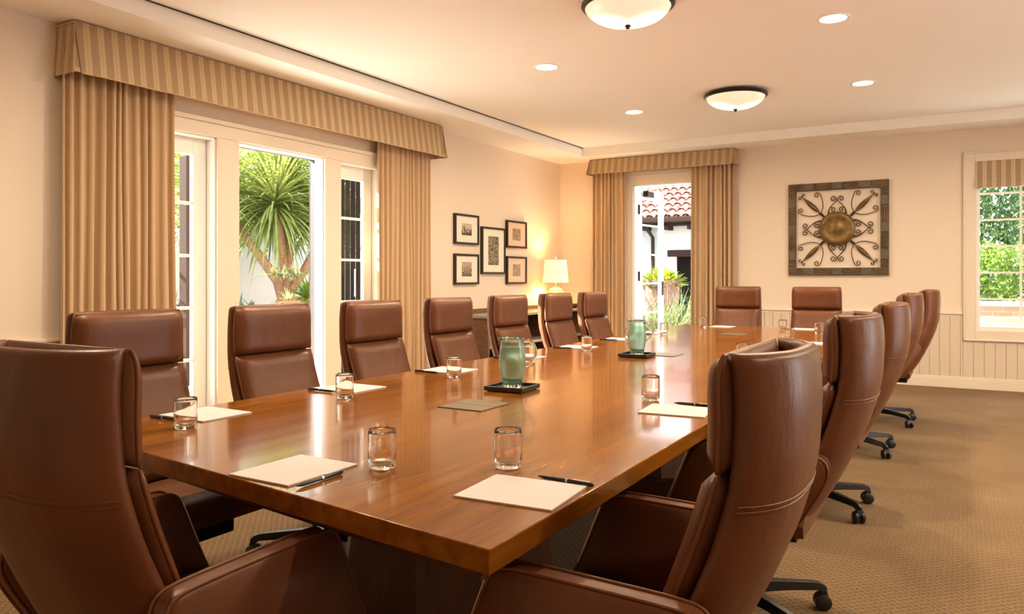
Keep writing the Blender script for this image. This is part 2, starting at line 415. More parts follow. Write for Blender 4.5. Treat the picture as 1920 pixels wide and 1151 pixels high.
# chair rails + baseboards + beadboard
def rail_prof(mb, axis, wallp, sgn, a0, a1):
    # sgn: direction into the room
    for (d, z0, z1) in ((.012, .775, .80), (.028, .80, .822)):
        if axis == 'y': mb.box(a0, a1, min(wallp, wallp+sgn*d), max(wallp, wallp+sgn*d), z0, z1)
        else: mb.box(min(wallp, wallp+sgn*d), max(wallp, wallp+sgn*d), a0, a1, z0, z1)
def base_prof(mb, axis, wallp, sgn, a0, a1):
    for (d, z0, z1) in ((.022, 0, .10), (.014, .10, .125)):
        if axis == 'y': mb.box(a0, a1, min(wallp, wallp+sgn*d), max(wallp, wallp+sgn*d), z0, z1)
        else: mb.box(min(wallp, wallp+sgn*d), max(wallp, wallp+sgn*d), a0, a1, z0, z1)
def bead(mb, axis, wallp, sgn, a0, a1):
    u = a0; w = .098
    while u < a1 - .005:
        e = min(u + w - .006, a1)
        if axis == 'y': mb.box(u, e, min(wallp, wallp+sgn*.010), max(wallp, wallp+sgn*.010), .12, .78)
        else: mb.box(min(wallp, wallp+sgn*.010), max(wallp, wallp+sgn*.010), u, e, .12, .78)
        u += w
segF = [(XL, -3.90), (-2.86, XR)]
b = MB(); [rail_prof(b, 'y', YF, -1, *(s if s[1] < 0 else (s[0], -.0))) for s in segF]; rail_prof(b, 'y', YF, -1, 1.80, XR)
struct(b.build('trim_1', M['trim'], bevel=.004), 'chair rail along the far wall')
b = MB(); [base_prof(b, 'y', YF, -1, *s) for s in segF]; struct(b.build('baseboard_far', M['trim'], bevel=.004), 'white baseboard of the far wall')
b = MB(); bead(b, 'y', YF, -1, XL, -3.90); bead(b, 'y', YF, -1, -2.86, .0); bead(b, 'y', YF, -1, 1.80, XR)
u = .006
while u < 1.79:
    b.box(u, u+.092, YF-.010, YF, .12, .515); u += .098
struct(b.build('trim_2', M['wains']), 'beadboard wainscot of the far wall')
b = MB()
for s in ((YN, 3.14), (5.83, YF)): rail_prof(b, 'x', XL, 1, *s)
struct(b.build('trim_3', M['trim'], bevel=.004), 'chair rail along the left wall')
b = MB()
for s in ((YN, 3.14), (5.83, YF)): base_prof(b, 'x', XL, 1, *s)
struct(b.build('baseboard_left', M['trim'], bevel=.004), 'white baseboard of the left wall')
b = MB()
for s in ((YN, 3.14), (5.83, YF)): bead(b, 'x', XL, 1, *s)
struct(b.build('trim_4', M['wains']), 'beadboard wainscot of the left wall')
b = MB(); base_prof(b, 'x', XR, -1, YN, YF); rail_prof(b, 'x', XR, -1, YN, .1); rail_prof(b, 'x', XR, -1, 6.1, YF)
struct(b.build('baseboard_right', M['trim']), 'white baseboard and rail of the right wall')

# casing of the garden doors on the left wall
b = MB(); x0, x1 = XL, XL+.022
b.box(x0, x1, 3.14, 3.26, 0, 2.26); b.box(x0, x1, 3.82, 4.02, 0, 2.26); b.box(x0, x1, 4.95, 5.147, 0, 2.26); b.box(x0, x1, 5.71, 5.83, 0, 2.26)
b.box(x0, x1, 3.14, 5.83, 2.26, 2.36); b.box(x0, x1+.016, 3.12, 5.85, 2.36, 2.395)
struct(b.build('trim_5', M['trim'], bevel=.005), 'pale casing around the three garden doors')
b = MB()
for (y0, y1, _, zt) in OPEN_L:      # stepped jamb linings
    b.box(XL-.095, XL-.002, y0, y0+.014, 0, zt); b.box(XL-.095, XL-.002, y1-.014, y1, 0, zt); b.box(XL-.095, XL-.002, y0, y1, zt-.014, zt)
struct(b.build('trim_6', M['white'], bevel=.003), 'white jamb linings of the garden doors')
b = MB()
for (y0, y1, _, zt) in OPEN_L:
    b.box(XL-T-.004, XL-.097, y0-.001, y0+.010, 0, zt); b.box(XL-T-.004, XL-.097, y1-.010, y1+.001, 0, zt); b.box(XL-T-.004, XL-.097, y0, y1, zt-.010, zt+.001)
struct(b.build('trim_10', M['greige']), 'dark grey outer strips of the garden door openings')  # plain dark strips over the outer part of each jamb
b = MB(); b.box(XL-T-.04, XL, 3.26, 5.71, -.005, .018); struct(b.build('trim_7', M['stone']), 'door threshold')

def french_leaf(name, w, h, stile, munt, nrail_bottom, label, y_th=.042, hinges=False, lever=False, fm=None):
    """leaf in local coords: hinge edge at x=0, spans +x, thickness +y"""
    r = empty(name); tag(r, label, None, None, 'structure')
    b = MB(); b.box(0, stile, 0, y_th, 0, h); b.box(w-stile, w, 0, y_th, 0, h); b.box(stile, w-stile, 0, y_th, h-.125, h); b.box(stile, w-stile, 0, y_th, 0, nrail_bottom)
    b.build('door_frame', fm or M['white'], r, bevel=.004)
    b = MB()
    for z in munt: b.box(stile-.002, w-stile+.002, .004, y_th-.004, z-.011, z+.011)
    b.build('muntin', M['white'], r, bevel=.003)
    b = MB(); b.box(stile, w-stile, y_th*.5-.003, y_th*.5+.003, nrail_bottom, h-.125); b.build('glass_pane', M['pane'], r)
    if hinges:
        for z in (.22, 1.2, 2.1):
            b = MB(); b.box(-.006, .036, -.004, y_th+.004, z-.06, z+.06); b.tube([(-.004, -.008, z-.065), (-.004, -.008, z+.065)], .009); b.build('hinge', M['bronze'], r)
    if lever:
        b = MB(); b.box(w-.065, w-.03, -.012, y_th+.012, .93, 1.13); b.tube([(w-.048, -.05, 1.05), (w-.048, y_th+.05, 1.05)], .009)
        b.tube([(w-.048, -.05, 1.05), (w-.16, -.055, 1.045)], .009); b.tube([(w-.048, y_th+.05, 1.05), (w-.16, y_th+.055, 1.045)], .009)
        b.build('door_handle', M['bronze'], r, smooth=True)
    return r
MZ = (1.749, 1.356, .963, .570)
l = french_leaf('door_1', .532, 2.24, .115, MZ, .24, 'closed white glazed door on the left of the garden door group')
l.location = (XL-.137, 3.274, .008); l.rotation_euler = (0, 0, pi/2); l.location.x = XL-.095
l = french_leaf('door_2', .535, 2.24, .115, MZ, .24, 'closed white glazed door on the right of the garden door group')
l.location = (XL-.095, 5.161, .008); l.rotation_euler = (0, 0, pi/2)
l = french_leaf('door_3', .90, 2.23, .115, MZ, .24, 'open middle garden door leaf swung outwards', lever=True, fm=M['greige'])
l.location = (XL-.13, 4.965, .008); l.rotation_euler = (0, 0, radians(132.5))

# far door
b = MB(); y0, y1 = YF-.022, YF
b.box(-3.90, -3.78, y0, y1, 0, 2.43); b.box(-2.98, -2.86, y0, y1, 0, 2.43); b.box(-3.90, -2.86, y0, y1, 2.43, 2.56); b.box(-3.93, -2.83, y0-.016, y1, 2.56, 2.60)
struct(b.build('trim_8', M['trim'], bevel=.005), 'white casing around the far garden door')
b = MB(); b.box(-3.78, -3.765, YF, YF+T, 0, 2.43); b.box(-2.995, -2.98, YF, YF+T, 0, 2.43); b.box(-3.78, -2.98, YF, YF+T, 2.415, 2.43); b.box(-3.82, -2.94, YF, YF+T+.04, -.01, .018)
struct(b.build('trim_9', M['white']), 'white jamb lining of the far garden door')
l = french_leaf('door_4', .77, 2.38, .10, (1.90, 1.50, 1.10, .70), .26, 'white glazed door leaf standing open outside the far doorway', hinges=True, lever=True)
l.location = (-3.758, YF+T-.03, .015); l.rotation_euler = (0, 0, radians(84))
r = empty('door_closer', (-3.70, YF+T+.05, 2.33), 0, 'dark arm closer at the top of the open far door', 'door closer')
b = MB(); b.box(-.02, .05, -.02, .22, -.04, .04); b.build('closer_body', M['bronze'], r, bevel=.006)
b = MB(); b.tube([(.02, .02, .05), (.20, -.04, .05), (.26, -.10, .05)], .008); b.build('closer_arm', M['steel'], r)

# window on far wall
r = empty('window_1'); tag(r, 'white multi-pane window at the right of the far wall', None, None, 'structure')
b = MB(); a0, a1, c0, c1 = WINF
b.box(a0-.113, a0, YF-.022, YF, c0-.111, c1+.112); b.box(a1, a1+.113, YF-.022, YF, c0-.111, c1+.112)
b.box(a0, a1, YF-.022, YF, c1, c1+.112); b.box(a0, a1, YF-.022, YF, c0-.111, c0)
b.box(a0-.113, a0-.095, YF-.034, YF, c0-.111, c1+.112); b.box(a1+.095, a1+.113, YF-.034, YF, c0-.111, c1+.112)
b.box(a0-.113, a1+.113, YF-.034, YF, c1+.095, c1+.112); b.box(a0-.113, a1+.113, YF-.034, YF, c0-.111, c0-.094)
b.build('window_casing', M['trim'], r, bevel=.004)
b = MB(); b.box(a0, a0+.04, YF-.002, YF+T, c0, c1); b.box(a1-.04, a1, YF-.002, YF+T, c0, c1); b.box(a0+.04, a1-.04, YF-.002, YF+T, c0, c0+.045); b.box(a0+.04, a1-.04, YF-.002, YF+T, c1-.04, c1)
b.build('window_frame', M['white'], r, bevel=.004)
b = MB(); n = 4; wv = (a1-a0-.08)/n
for i in range(1, n): b.box(a0+.04+i*wv-.011, a0+.04+i*wv+.011, YF+.06, YF+.09, c0+.04, c1-.03)
for z in (.968, 1.251, 1.534, 1.817, 2.10): b.box(a0+.04, a1-.04, YF+.062, YF+.088, z-.010, z+.010)
b.build('muntin', M['white'], r)
b = MB(); b.box(a0+.04, a1-.04, YF+.073, YF+.078, c0+.04, c1-.03); b.build('glass_pane', M['pane'], r)
# roman shade
r = empty('roman_shade', ((a0+a1)/2, YF-.026, 0), 0, 'striped tan roman shade drawn up at the window top', 'window shade')
b = MB(); w = (a1-a0)/2
for k, (z0, z1, d) in enumerate(((2.15, 2.21, .05), (2.175, 2.26, .04), (2.22, 2.432, .018))):
    b.box(-w, w, -d, .0, z0, z1)
b.build('shade_fabric', M['shadefab'], r, bevel=.008)
b = MB(); b.box(-w, w, 0, .02, 2.405, 2.44); b.build('head_rail', M['shadefab'], r)
# unseen window in the right wall, added to let in more daylight
k = 2
for (ax, p, u0, u1, z0, z1) in (('x', XR, 3.6, 6.0, .5, 2.5),):
    b = MB()
    def bx(a, c, zz0, zz1):
        if ax == 'x': b.box(p+.05, p+.10, a, c, zz0, zz1)
        else: b.box(a, c, p+.05, p+.10, zz0, zz1)
    for i in range(5):
        c = u0 + (u1-u0)*i/4; bx(max(u0, c-.02), min(u1, c+.02), z0, z1)
    for i in range(6):
        c = z0 + (z1-z0)*i/5; bx(u0, u1, max(z0, c-.015), min(z1, c+.015))
    struct(b.build('window_%d' % k, M['white']), 'unseen white muntin window added for daylight'); k += 1

# slot diffuser along the tray edge
b = MB(); b.box(TX0+.003, TX0+.028, TY0+.1, TY1-.02, ZT-.004, ZT-.0005, 0); b.box(TX0+.028, TX0+.05, TY0+.1, TY1-.02, ZT-.002, ZT-.0003, 1)
tag(b.build('slot_diffuser', [M['slot'], M['ceil']]), 'long black linear air slot running along the ceiling tray edge', 'air vent')

# ------------------------------------------------------------------ ceiling lights
def dome_light(x, y, label, group='bowl shaped flush ceiling lights'):
    r = empty('ceiling_light', (x, y, ZT), 0, label, 'ceiling light', group)
    b = MB(); pr = [(.05, -.001), (.20, -.004), (.262, -.012), (.284, -.022), (.286, -.034), (.276, -.044), (.262, -.046), (.25, -.036)]
    b.lathe(pr, 48, cap0=True); b.build('metal_rim', M['bronze'], r, smooth=True)
    b = MB(); pr = []
    for i in range(13):
        a = i/12*pi/2; pr.append((.262*cos(a)**.9 + .002, -.035 - .115*sin(a)**1.15))
    b.lathe(pr, 48, cap1=True); b.build('glass_bowl', M['dome'], r, smooth=True)
    b = MB(); b.lathe([(.004, -.146), (.016, -.150), (.020, -.157), (.012, -.163), (.014, -.170), (.003, -.176)], 16, cap0=True, cap1=True); b.build('finial', M['bronze'], r, smooth=True)
    return r
dome_light(-1.77, 4.38, 'frosted glass bowl ceiling light with bronze rim nearest the camera')
dome_light(-1.80, 7.07, 'frosted glass bowl ceiling light with bronze rim nearer the far wall')
dome_light(-1.77, 1.69, 'unseen added bowl ceiling light above the near end of the table')  # unseen bowl, added to brighten the near end of the room
CAN_LAB = {(-.73, 5.36): 'recessed downlight at upper right of the ceiling, largest in view', (-2.89, 5.42): 'recessed downlight left of the bowl lights, above the middle of the table',
           (-2.90, 7.35): 'small recessed downlight left of the far bowl light', (-.75, 7.28): 'recessed downlight right of the far bowl light'}
for x in (-2.90, -.74, 1.42):  # cans outside the view are added to light the room
    for y in (1.6, 3.48, 5.38, 7.31):
        if y < 2 and -2 < x < 0: continue
        key = min(CAN_LAB, key=lambda q: abs(q[0]-x)+abs(q[1]-y)); lab = None
        if abs(key[0]-x)+abs(key[1]-y) < .2: lab = CAN_LAB[key]; X, Y = key
        else: X, Y = x, y; lab = 'added ceiling downlight out of view, %s of the table' % ('left' if x < -2 else 'right side' if x < 0 else 'far right')
        r = empty('recessed_downlight', (X, Y, ZT), 0, lab, 'ceiling light', 'recessed downlights')
        b = MB(); b.lathe([(.082, -.001), (.084, -.006), (.100, -.008), (.106, -.001)], 32); b.build('trim_ring', M['white'], r, smooth=True)
        b = MB(); b.lathe([(.082, -.004), (.05, -.0035), (.012, -.003)], 32, cap1=True); b.build('lamp_disc', M['canlit'], r)
        ld = bpy.data.lights.new('downlight_lamp', 'AREA'); ld.shape = 'DISK'; ld.size = .15; ld.energy = CAN_W; ld.color = WARM; ld.spread = radians(170)
        lo = bpy.data.objects.new('downlight_lamp', ld); COL.objects.link(lo); lo.parent = r; lo.location = (0, 0, -.012)

# ------------------------------------------------------------------ valances and curtains
def valance(name, L, top_d, bot_d, z0, z1, loc, rz, label):
    """local: x along wall 0..L, wall at y=0, room at -y"""
    r = empty(name, loc, rz, label, 'valance')
    b = MB(); n = 90; rows = 8
    def pt(i, k, ins=0.0):
        x = L*i/n; v = k/rows; d = top_d + (bot_d-top_d)*v
        f = .004*sin(x*9+.5)*v + .003*sin(x*23)*v
        z = z1 + (z0-z1)*v
        # inverted corner pleat
        e = min(x, L-x)
        if e < .10: f += -(.10-e)/.10*.012*v
        return (x + (.022*max(0, 1-x/.3) - .022*max(0, 1-(L-x)/.3))*v + (.006*(1-2*x/L))*v, -(d+f) + ins, z)
    L1 = [[pt(i, k) for i in range(n+1)] for k in range(rows+1)]; L2 = [[pt(i, k, .006) for i in range(n+1)] for k in range(rows+1)]
    b.loops(L1, False, False, False); b.loops(L2[::-1], False, False, False)
    b.loops([L1[-1], L2[-1]], False, False, False); b.loops([L2[0], L1[0]], False, False, False)
    b.build('front_panel', M['valance'], r, smooth=True)
    for sx, xx in ((-1, 0.0), (1, L)):
        b = MB(); o = sx*.006
        q = [(xx, -.004, z1), (xx, -top_d, z1), (xx+sx*.028, -bot_d-.004, z0-.004), (xx+sx*.022, -.004, z0-.004)]
        b.add(q + [(x_-o, y_, z_) for x_, y_, z_ in q], [(0,1,2,3), (7,6,5,4), (0,4,5,1), (1,5,6,2), (2,6,7,3), (3,7,4,0)])
        b.build('return_panel', M['valance_side'], r)
        b = MB(); q = [(xx, -top_d+.006, z1-.01), (xx-sx*.05, -top_d+.006, z1-.01), (xx-sx*.09, -bot_d+.018, z0+.006), (xx+sx*.02, -bot_d+.018, z0+.006)]
        b.add(q + [(x_, y_+.005, z_) for x_, y_, z_ in q], [(0,1,2,3), (7,6,5,4), (0,4,5,1), (1,5,6,2), (2,6,7,3), (3,7,4,0)])
        b.build('corner_pleat', M['valance_side'], r)
    b = MB(); b.box(.0, L, -top_d, 0, z1-.012, z1+.002); b.build('top_board', M['valance'], r)
    b = MB()
    b.tube([(-.004, 0, z1-.01), (-.004, -top_d-.002, z1-.01), (L+.004, -top_d-.002, z1-.01), (L+.004, 0, z1-.01)], .005)
    b.tube([(-.004, 0, z1-.03), (-.004, -top_d-.003, z1-.03), (L+.004, -top_d-.003, z1-.03), (L+.004, 0, z1-.03)], .004)
    b.build('welt_cord', M['valance'], r, smooth=True)
    b = MB(); b.tube([pt(i, rows) for i in range(0, n+1, 3)], .004); b.build('hem_cord', M['curtain'], r, smooth=True)
    return r
valance('window_valance', 3.84, .19, .235, 2.455, 2.778, (XL, 2.64, 0), pi/2, 'long flared striped valance above the garden doors on the left wall')
valance('door_valance', 1.94, .17, .215, 2.59, 2.782, (-4.35, YF, 0), 0, 'short striped valance above the far garden door')

def curtain(x0, x1, z1, loc, rz, label, folds, flare=.04, seed=1, hidden_top=.0):
    r = empty('curtain', loc, rz, label, 'curtain', 'floor length tan curtains')
    rnd = random.Random(seed); n = folds*10; rows = 14
    ph = [rnd.uniform(.55, 1.5) for _ in range(folds+1)]; am = [rnd.uniform(.5, 1.3) for _ in range(folds+1)]
    tot = sum(ph[:folds]); acc = [0]
    for p in ph[:folds]: acc.append(acc[-1]+p/tot)
    L = []
    for k in range(rows+1):
        v = k/rows; z = z1 + (.012-z1)*v; row = []
        for i in range(n+1):
            f = i//10 if i < n else folds-1; t = (i - f*10)/10
            u = acc[f] + (acc[f+1]-acc[f])*t
            c = (x0+x1)/2; hw = (x1-x0)/2*(1 + flare*v*1.2)
            amp = (.030 + .010*v)*am[f]
            a = 2*pi*t
            x = c + (u*2-1)*hw + .010*sin(2*a)*(.4+.6*v) + .006*sin(3*v+f)*v
            y = -amp*cos(a)*(.85 + .15*sin(4*v+f*1.7)) + .004*sin(7*v+f)
            row.append((x, y, z))
        L.append(row)
    L2 = [[(p[0], p[1]+.003, p[2]) for p in row] for row in L]
    b = MB(); b.loops(L, False, False, False); b.loops(L2[::-1], False, False, False)
    b.loops([L[-1], L2[-1]], False, False, False); b.loops([[l_[0] for l_ in L], [l_[0] for l_ in L2]], False, False, False); b.loops([[l_[-1] for l_ in L2], [l_[-1] for l_ in L]], False, False, False)
    b.build('drape', M['curtain'], r, smooth=2)
    return r
curtain(0, .76, 2.62, (XL+.095, 2.62, 0), pi/2, 'tan pleated curtain at the left of the garden doors', 12, .05, 3)
curtain(0, .80, 2.62, (XL+.095, 5.56, 0), pi/2, 'tan pleated curtain at the right of the garden doors', 12, .02, 5)
curtain(-4.33, -3.86, 2.65, (0, YF-.09, 0), 0, 'tan pleated curtain at the left of the far garden door', 8, .03, 8)
curtain(-2.965, -2.42, 2.65, (0, YF-.09, 0), 0, 'tan pleated curtain at the right of the far garden door', 9, .03, 11)

# ------------------------------------------------------------------ conference table
NR, NL, FR, FL = (-.687, 1.084), (-2.325, 1.285), (-.715, 7.29), (-2.36, 7.29)
tb = empty('conference_table', (-1.5, 4.2, 0), 0, 'long glossy wooden boardroom table surrounded by leather chairs', 'table')
O = (-1.5, 4.2)
def off(p): return (p[0]-O[0], p[1]-O[1])
b = MB(); b.prism([off(NR), off(FR), off(FL), off(NL)], .695, .74); b.build('tabletop', M['table'], tb, bevel=.0025)
b = MB(); ins = .07
b.prism([off((NR[0]-ins, NR[1]+ins)), off((FR[0]-ins, FR[1]-ins)), off((FL[0]+ins, FL[1]-ins)), off((NL[0]+ins, NL[1]+ins))], .655, .6945)
b.build('under_frame', M['darkwood'], tb)
def ped(cy):
    def ring(hx, hy, z, ch=.14):
        return [(sx*x, cy+sy*y-O[1], z) for sx, sy, x, y in ((-1,-1,hx-ch,hy),(1,-1,hx-ch,hy),(1,-1,hx,hy-ch),(1,1,hx,hy-ch),(1,1,hx-ch,hy),(-1,1,hx-ch,hy),(-1,1,hx,hy-ch),(-1,-1,hx,hy-ch))]
    b = MB(); b.loops([ring(.24,.33,.654), ring(.28,.37,.14)]); p = b.build('pedestal', M['darkwood'], tb, bevel=.004)
    R0, R1 = ring(.244,.334,.652), ring(.284,.374,.15)
    for i in (5, 7):
        b = MB(); A0, B0, A1, B1 = [Vector(q) for q in (R0[i], R0[(i+1) % 8], R1[i], R1[(i+1) % 8])]; L = []
        n_ = (B0-A0).cross(A1-A0).normalized(); n_ = n_ if n_.dot(A0-Vector((0, cy-O[1], A0.z))) > 0 else -n_
        for a_, c_ in ((A0, B0), (A1, B1)):
            p0, p1 = a_.lerp(c_, .62), a_.lerp(c_, .86); L.append([p0-n_*.002, p1-n_*.002, p1+n_*.004, p0+n_*.004])
        b.loops(L); b.build('steel_strip', M['steel'], p)
    b = MB(); b.loops([ring(.30,.39,.14), ring(.34,.43,.10), ring(.34,.43,.001)]); b.build('plinth', M['darkwood'], p, bevel=.004)
for cy in (2.12, 4.2, 6.28): ped(cy)
hatch_labels = ['brown flush cable hatch in the tabletop near the aqua pitcher in front', 'brown flush cable hatch in the tabletop behind the farther pitcher', 'brown flush cable hatch at the far end of the tabletop']
M['hatch'] = noisy('hatch_brushed', (.13,.10,.06), (.20,.155,.10), 30, .4, 0, (1,14,1))
for (cx, cy), lb in zip(((-1.51, 2.28), (-1.53, 4.36), (-1.59, 6.20)), hatch_labels):
    r = empty('cable_hatch', (cx, cy, .7405), 0, lb, 'cable hatch', 'cable hatches in the table')
    for s in (-1, 1):
        b = MB(); b.box(-.092, .092, *(sorted((s*.002, s*.096))), 0, .0025); b.build('lid', M['hatch'], r)

# ------------------------------------------------------------------ chairs
def interp(tab, z):
    # tab sorted by descending z: (z, val...)
    if z >= tab[0][0]: return tab[0][1:]
    for a, c in zip(tab, tab[1:]):
        if z >= c[0]:
            t = (z-c[0])/(a[0]-c[0]); return tuple(c[i]+(a[i]-c[i])*t for i in range(1, len(a)))
    return tab[-1][1:]
def smoothtab(tab, z, w=.03):
    acc = None
    for d in (-1, -.5, 0, .5, 1):
        v = interp(tab, z+d*w); acc = v if acc is None else tuple(p+q for p, q in zip(acc, v))
    return tuple(a/5 for a in acc)
SH = [(1.10,.470,.214,.080),(1.00,.480,.216,.080),(.86,.472,.222,.078),(.74,.440,.230,.076),(.62,.390,.238,.074),(.50,.330,.238,.07),(.42,.280,.218,.066),(.36,.215,.17,.06)]  # z, s, halfwidth, bow
CF = [(1.10,.312),(.98,.322),(.87,.318),(.76,.284),(.62,.232),(.48,.178)]   # cushion front face s
def shell_loop(z, shrink=0.0, zz=None):
    s, hw, bow = smoothtab(SH, z); th = .040
    N = 20; out = []; inn = []
    for i in range(N+1):
        u = -1 + 2*i/N; a = abs(u)
        y = -(s - shrink) + bow*(a**3.0)
        ps = (hw-shrink)*math.copysign(1-(1-a)**1.15, u) if a > 0 else 0
        out.append((ps, y))
    # inner offset by normals
    for i in range(N+1):
        p0 = out[max(i-1, 0)]; p1 = out[min(i+1, N)]
        tx, ty = p1[0]-p0[0], p1[1]-p0[1]; l_ = math.hypot(tx, ty); nx, ny = -ty/l_, tx/l_
        k = th - 2*shrink
        # keep shell edge thickness
        inn.append((out[i][0]+nx*k, out[i][1]+ny*k))
    # rounded ends
    def endcap(p, q, sg):
        cx, cy = (p[0]+q[0])/2, (p[1]+q[1])/2; return [(p[0]+(q[0]-p[0])*t + sg[0]*b_, p[1]+(q[1]-p[1])*t + sg[1]*b_) for t, b_ in ((.2,.010),(.5,.014),(.8,.010))]
    dR = (out[-1][0]-out[-2][0], out[-1][1]-out[-2][1]); l_ = math.hypot(*dR); dR = (dR[0]/l_, dR[1]/l_); dL = (-dR[0], dR[1])
    loop = out + endcap(out[-1], inn[-1], dR) + inn[::-1] + endcap(inn[0], out[0], dL)
    return [(x, y, z if zz is None else zz) for x, y in loop]
def make_chair():
    r = empty('office_chair', (0, 0, 0))
    # back shell
    L = [shell_loop(1.068, .016, 1.086), shell_loop(1.068, .007, 1.083), shell_loop(1.068, .001, 1.074)]
    z = 1.06
    while z > .40: L.append(shell_loop(z)); z -= .035
    L += [shell_loop(.385, .004), shell_loop(.37, .015)]
    b = MB(); b.loops(L); sh = b.build('back_shell', M['leather'], r, smooth=2)
    # stitched seam across the shell
    b = MB()
    for dz in (0, .010):
        row = shell_loop(.815+dz)[0:21]; b.tube([(x*1.002, y-.0008, zz) for x, y, zz in row], .0016, 5)
    b.build('seam', M['piping'], sh)
    # cushions
    def pad(z_hi, z_lo, name):
        b = MB(); hw = .218; th = .062; prof = []
        K = 16; rows = []
        for k in range(K+1):
            v = k/K; z = z_hi + (z_lo-z_hi)*v
            e = min(v, 1-v)*(z_hi-z_lo); rz_ = min(1, (e/.022))**.5 if e < .022 else 1
            et = v*(z_hi-z_lo); rt = 1 if (z_hi < 1 or et > .09) else .45+.55*(1-(1-et/.09)**2)**.5
            s = smoothtab(CF, z)[0]; t_ = th*(.35+.65*rz_); loop = []
            mid = s + th/2; t_ *= rt; mid += (1-rt)*th*.42; hw = .218 - (1-rt)*.022
            pts = []
            n = 10
            for i in range(n+1):
                u = -1+2*i/n; eu = (1-abs(u))*hw; q = (eu/.025)**.5 if eu < .025 else 1
                pts.append((u*hw, mid - t_/2*(.30+.70*q) - .006*(1-u*u)*rz_))
            for i in range(n+1):
                u = 1-2*i/n; eu = (1-abs(u))*hw; q = (eu/.02)**.5 if eu < .02 else 1
                pts.append((u*hw, mid + t_/2*(.4+.6*q)))
            rows.append([(x, -y, z) for x, y in pts])
        b.loops(rows); c = b.build(name, M['leather'], r, smooth=2)
        b = MB(); pl = []
        m = 24
        def edge(z, sg):
            et = z_hi-z; rt = 1 if (z_hi < 1 or et > .09) else .45+.55*(1-(1-et/.09)**2)**.5
            e = min(et, z-z_lo); rz_ = (e/.022)**.5 if e < .022 else 1
            return (sg*(.219 - (1-rt)*.022), -(smoothtab(CF, z)[0] + th*.5 + (1-rt)*th*.42), z)
        pl = [edge(z_hi + (z_lo-z_hi)*(i+.2)/(m+.4), -1) for i in range(m+1)] + [edge(z_lo + (z_hi-z_lo)*(i+.2)/(m+.4), 1) for i in range(m+1)]
        b.tube(pl, .0042, 6, closed=True); b.build('piping', M['piping'], c, smooth=2)
        return c
    pad(1.082, .876, 'head_cushion'); pad(.870, .455, 'lumbar_cushion')
    # dark inner frame joining cushion and shell
    b = MB(); rows = []
    for z in (1.05, .95, .86, .75, .62, .5, .42):
        s = smoothtab(CF, z)[0]+.056; s2 = smoothtab(SH, z)[0]-.036
        rows.append([(-.195, -s, z), (.195, -s, z), (.195, -s-.022, z), (0, -s2, z), (-.195, -s-.022, z)])
    b.loops(rows); b.build('back_frame', M['gap'], r)
    # arms
    for sx in (-1, 1):
        xo, xi = .302, .246
        pts = [(-.345,.575),(-.352,.625),(-.338,.652),(-.30,.660),(-.10,.664),(.035,.666),(.062,.655),(.078,.63),(.13,.50),(.172,.41),(.165,.392),(.12,.388),(-.19,.388),(-.24,.40)]
        for _ in range(2):
            q = []
            for i_ in range(len(pts)):
                p0, p1 = pts[i_], pts[(i_+1) % len(pts)]
                q += [(p0[0]*.75+p1[0]*.25, p0[1]*.75+p1[1]*.25), (p0[0]*.25+p1[0]*.75, p0[1]*.25+p1[1]*.75)]
            pts = q
        cx, cz = -.08, .52; L = []
        for xx, k in ((xi, .965), (xi+.006, .99), (xi+.014, 1), (xo-.014, 1), (xo-.006, .99), (xo, .965)):
            L.append([(sx*xx, cx+(y-cx)*k, cz+(z-cz)*k) for y, z in pts])
        b = MB(); b.loops(L); a = b.build('armrest', M['leather'], r, smooth=2)
        b = MB()
        for xx in (xo-.006, xi+.006): b.tube([(sx*xx, cx+(y-cx)*1.0, cz+(z-cz)*1.003) for y, z in pts], .0036, 6, closed=True)
        b.build('arm_piping', M['piping'], a, smooth=2)
        b = MB(); L = []
        for y, z in ((.086,.628),(.138,.50),(.180,.405)): L.append([(sx*.262, y-.004, z), (sx*.286, y-.004, z), (sx*.286, y+.004, z), (sx*.262, y+.004, z)])
        b.loops(L); b.build('chrome_edge', M['chrome'], a)
    # seat
    b = MB(); rows = []
    for k in range(13):
        v = k/12; y = -.27 + .48*v; e = min(v*1.0+.05, 1-v)*.48; q = min(1, (e/.05))**.5 if e < .05 else 1
        zt = .392 + .075*(.3+.7*q) + .006*sin(pi*v); zb = .392-.012*q; hw = .238
        row = []
        for i in range(11):
            u = -1+.2*i; eu = (1-abs(u))*hw; qq = (eu/.03)**.5 if eu < .03 else 1
            row.append((u*hw, y, .40+(zt-.40)*(.4+.6*qq)))
        row += [(hw*.98, y, zb), (-hw*.98, y, zb)]
        rows.append(row)
    b.loops(rows); b.build('seat', M['leather'], r, smooth=True)
    b = MB(); b.box(-.235, .235, -.25, .12, .362, .381); b.box(-.09, .09, -.14, .12, .30, .362); b.build('seat_mechanism', M['black'], r, bevel=.006)
    b = MB(); b.lathe([(.028, .299), (.028, .20), (.034, .195), (.034, .10)], 16, cap0=True, cap1=True); b.build('gas_column', M['black'], r, smooth=True)
    # star base
    b = MB(); b.lathe([(.02,.125),(.05,.122),(.056,.10),(.05,.075),(.02,.07)], 20, cap0=True, cap1=True)
    R = .325; wh = []
    for k in range(5):
        a = radians(-90+36+72*k); dx, dy = cos(a), sin(a); px, py = -dy, dx; L = []
        for d, w_, zt, zb in ((.04,.026,.122,.078),(.18,.021,.112,.080),(.30,.016,.102,.074),(R,.015,.094,.062),(R+.016,.008,.080,.062)):
            L.append([(dx*d+px*w_, dy*d+py*w_, zb), (dx*d-px*w_, dy*d-py*w_, zb), (dx*d-px*w_*.7, dy*d-py*w_*.7, zt), (dx*d+px*w_*.7, dy*d+py*w_*.7, zt)])
        b.loops(L); wh.append((dx*R, dy*R, a))
    st = b.build('star_base', M['black'], r, bevel=.003)
    rnd = random.Random(4)
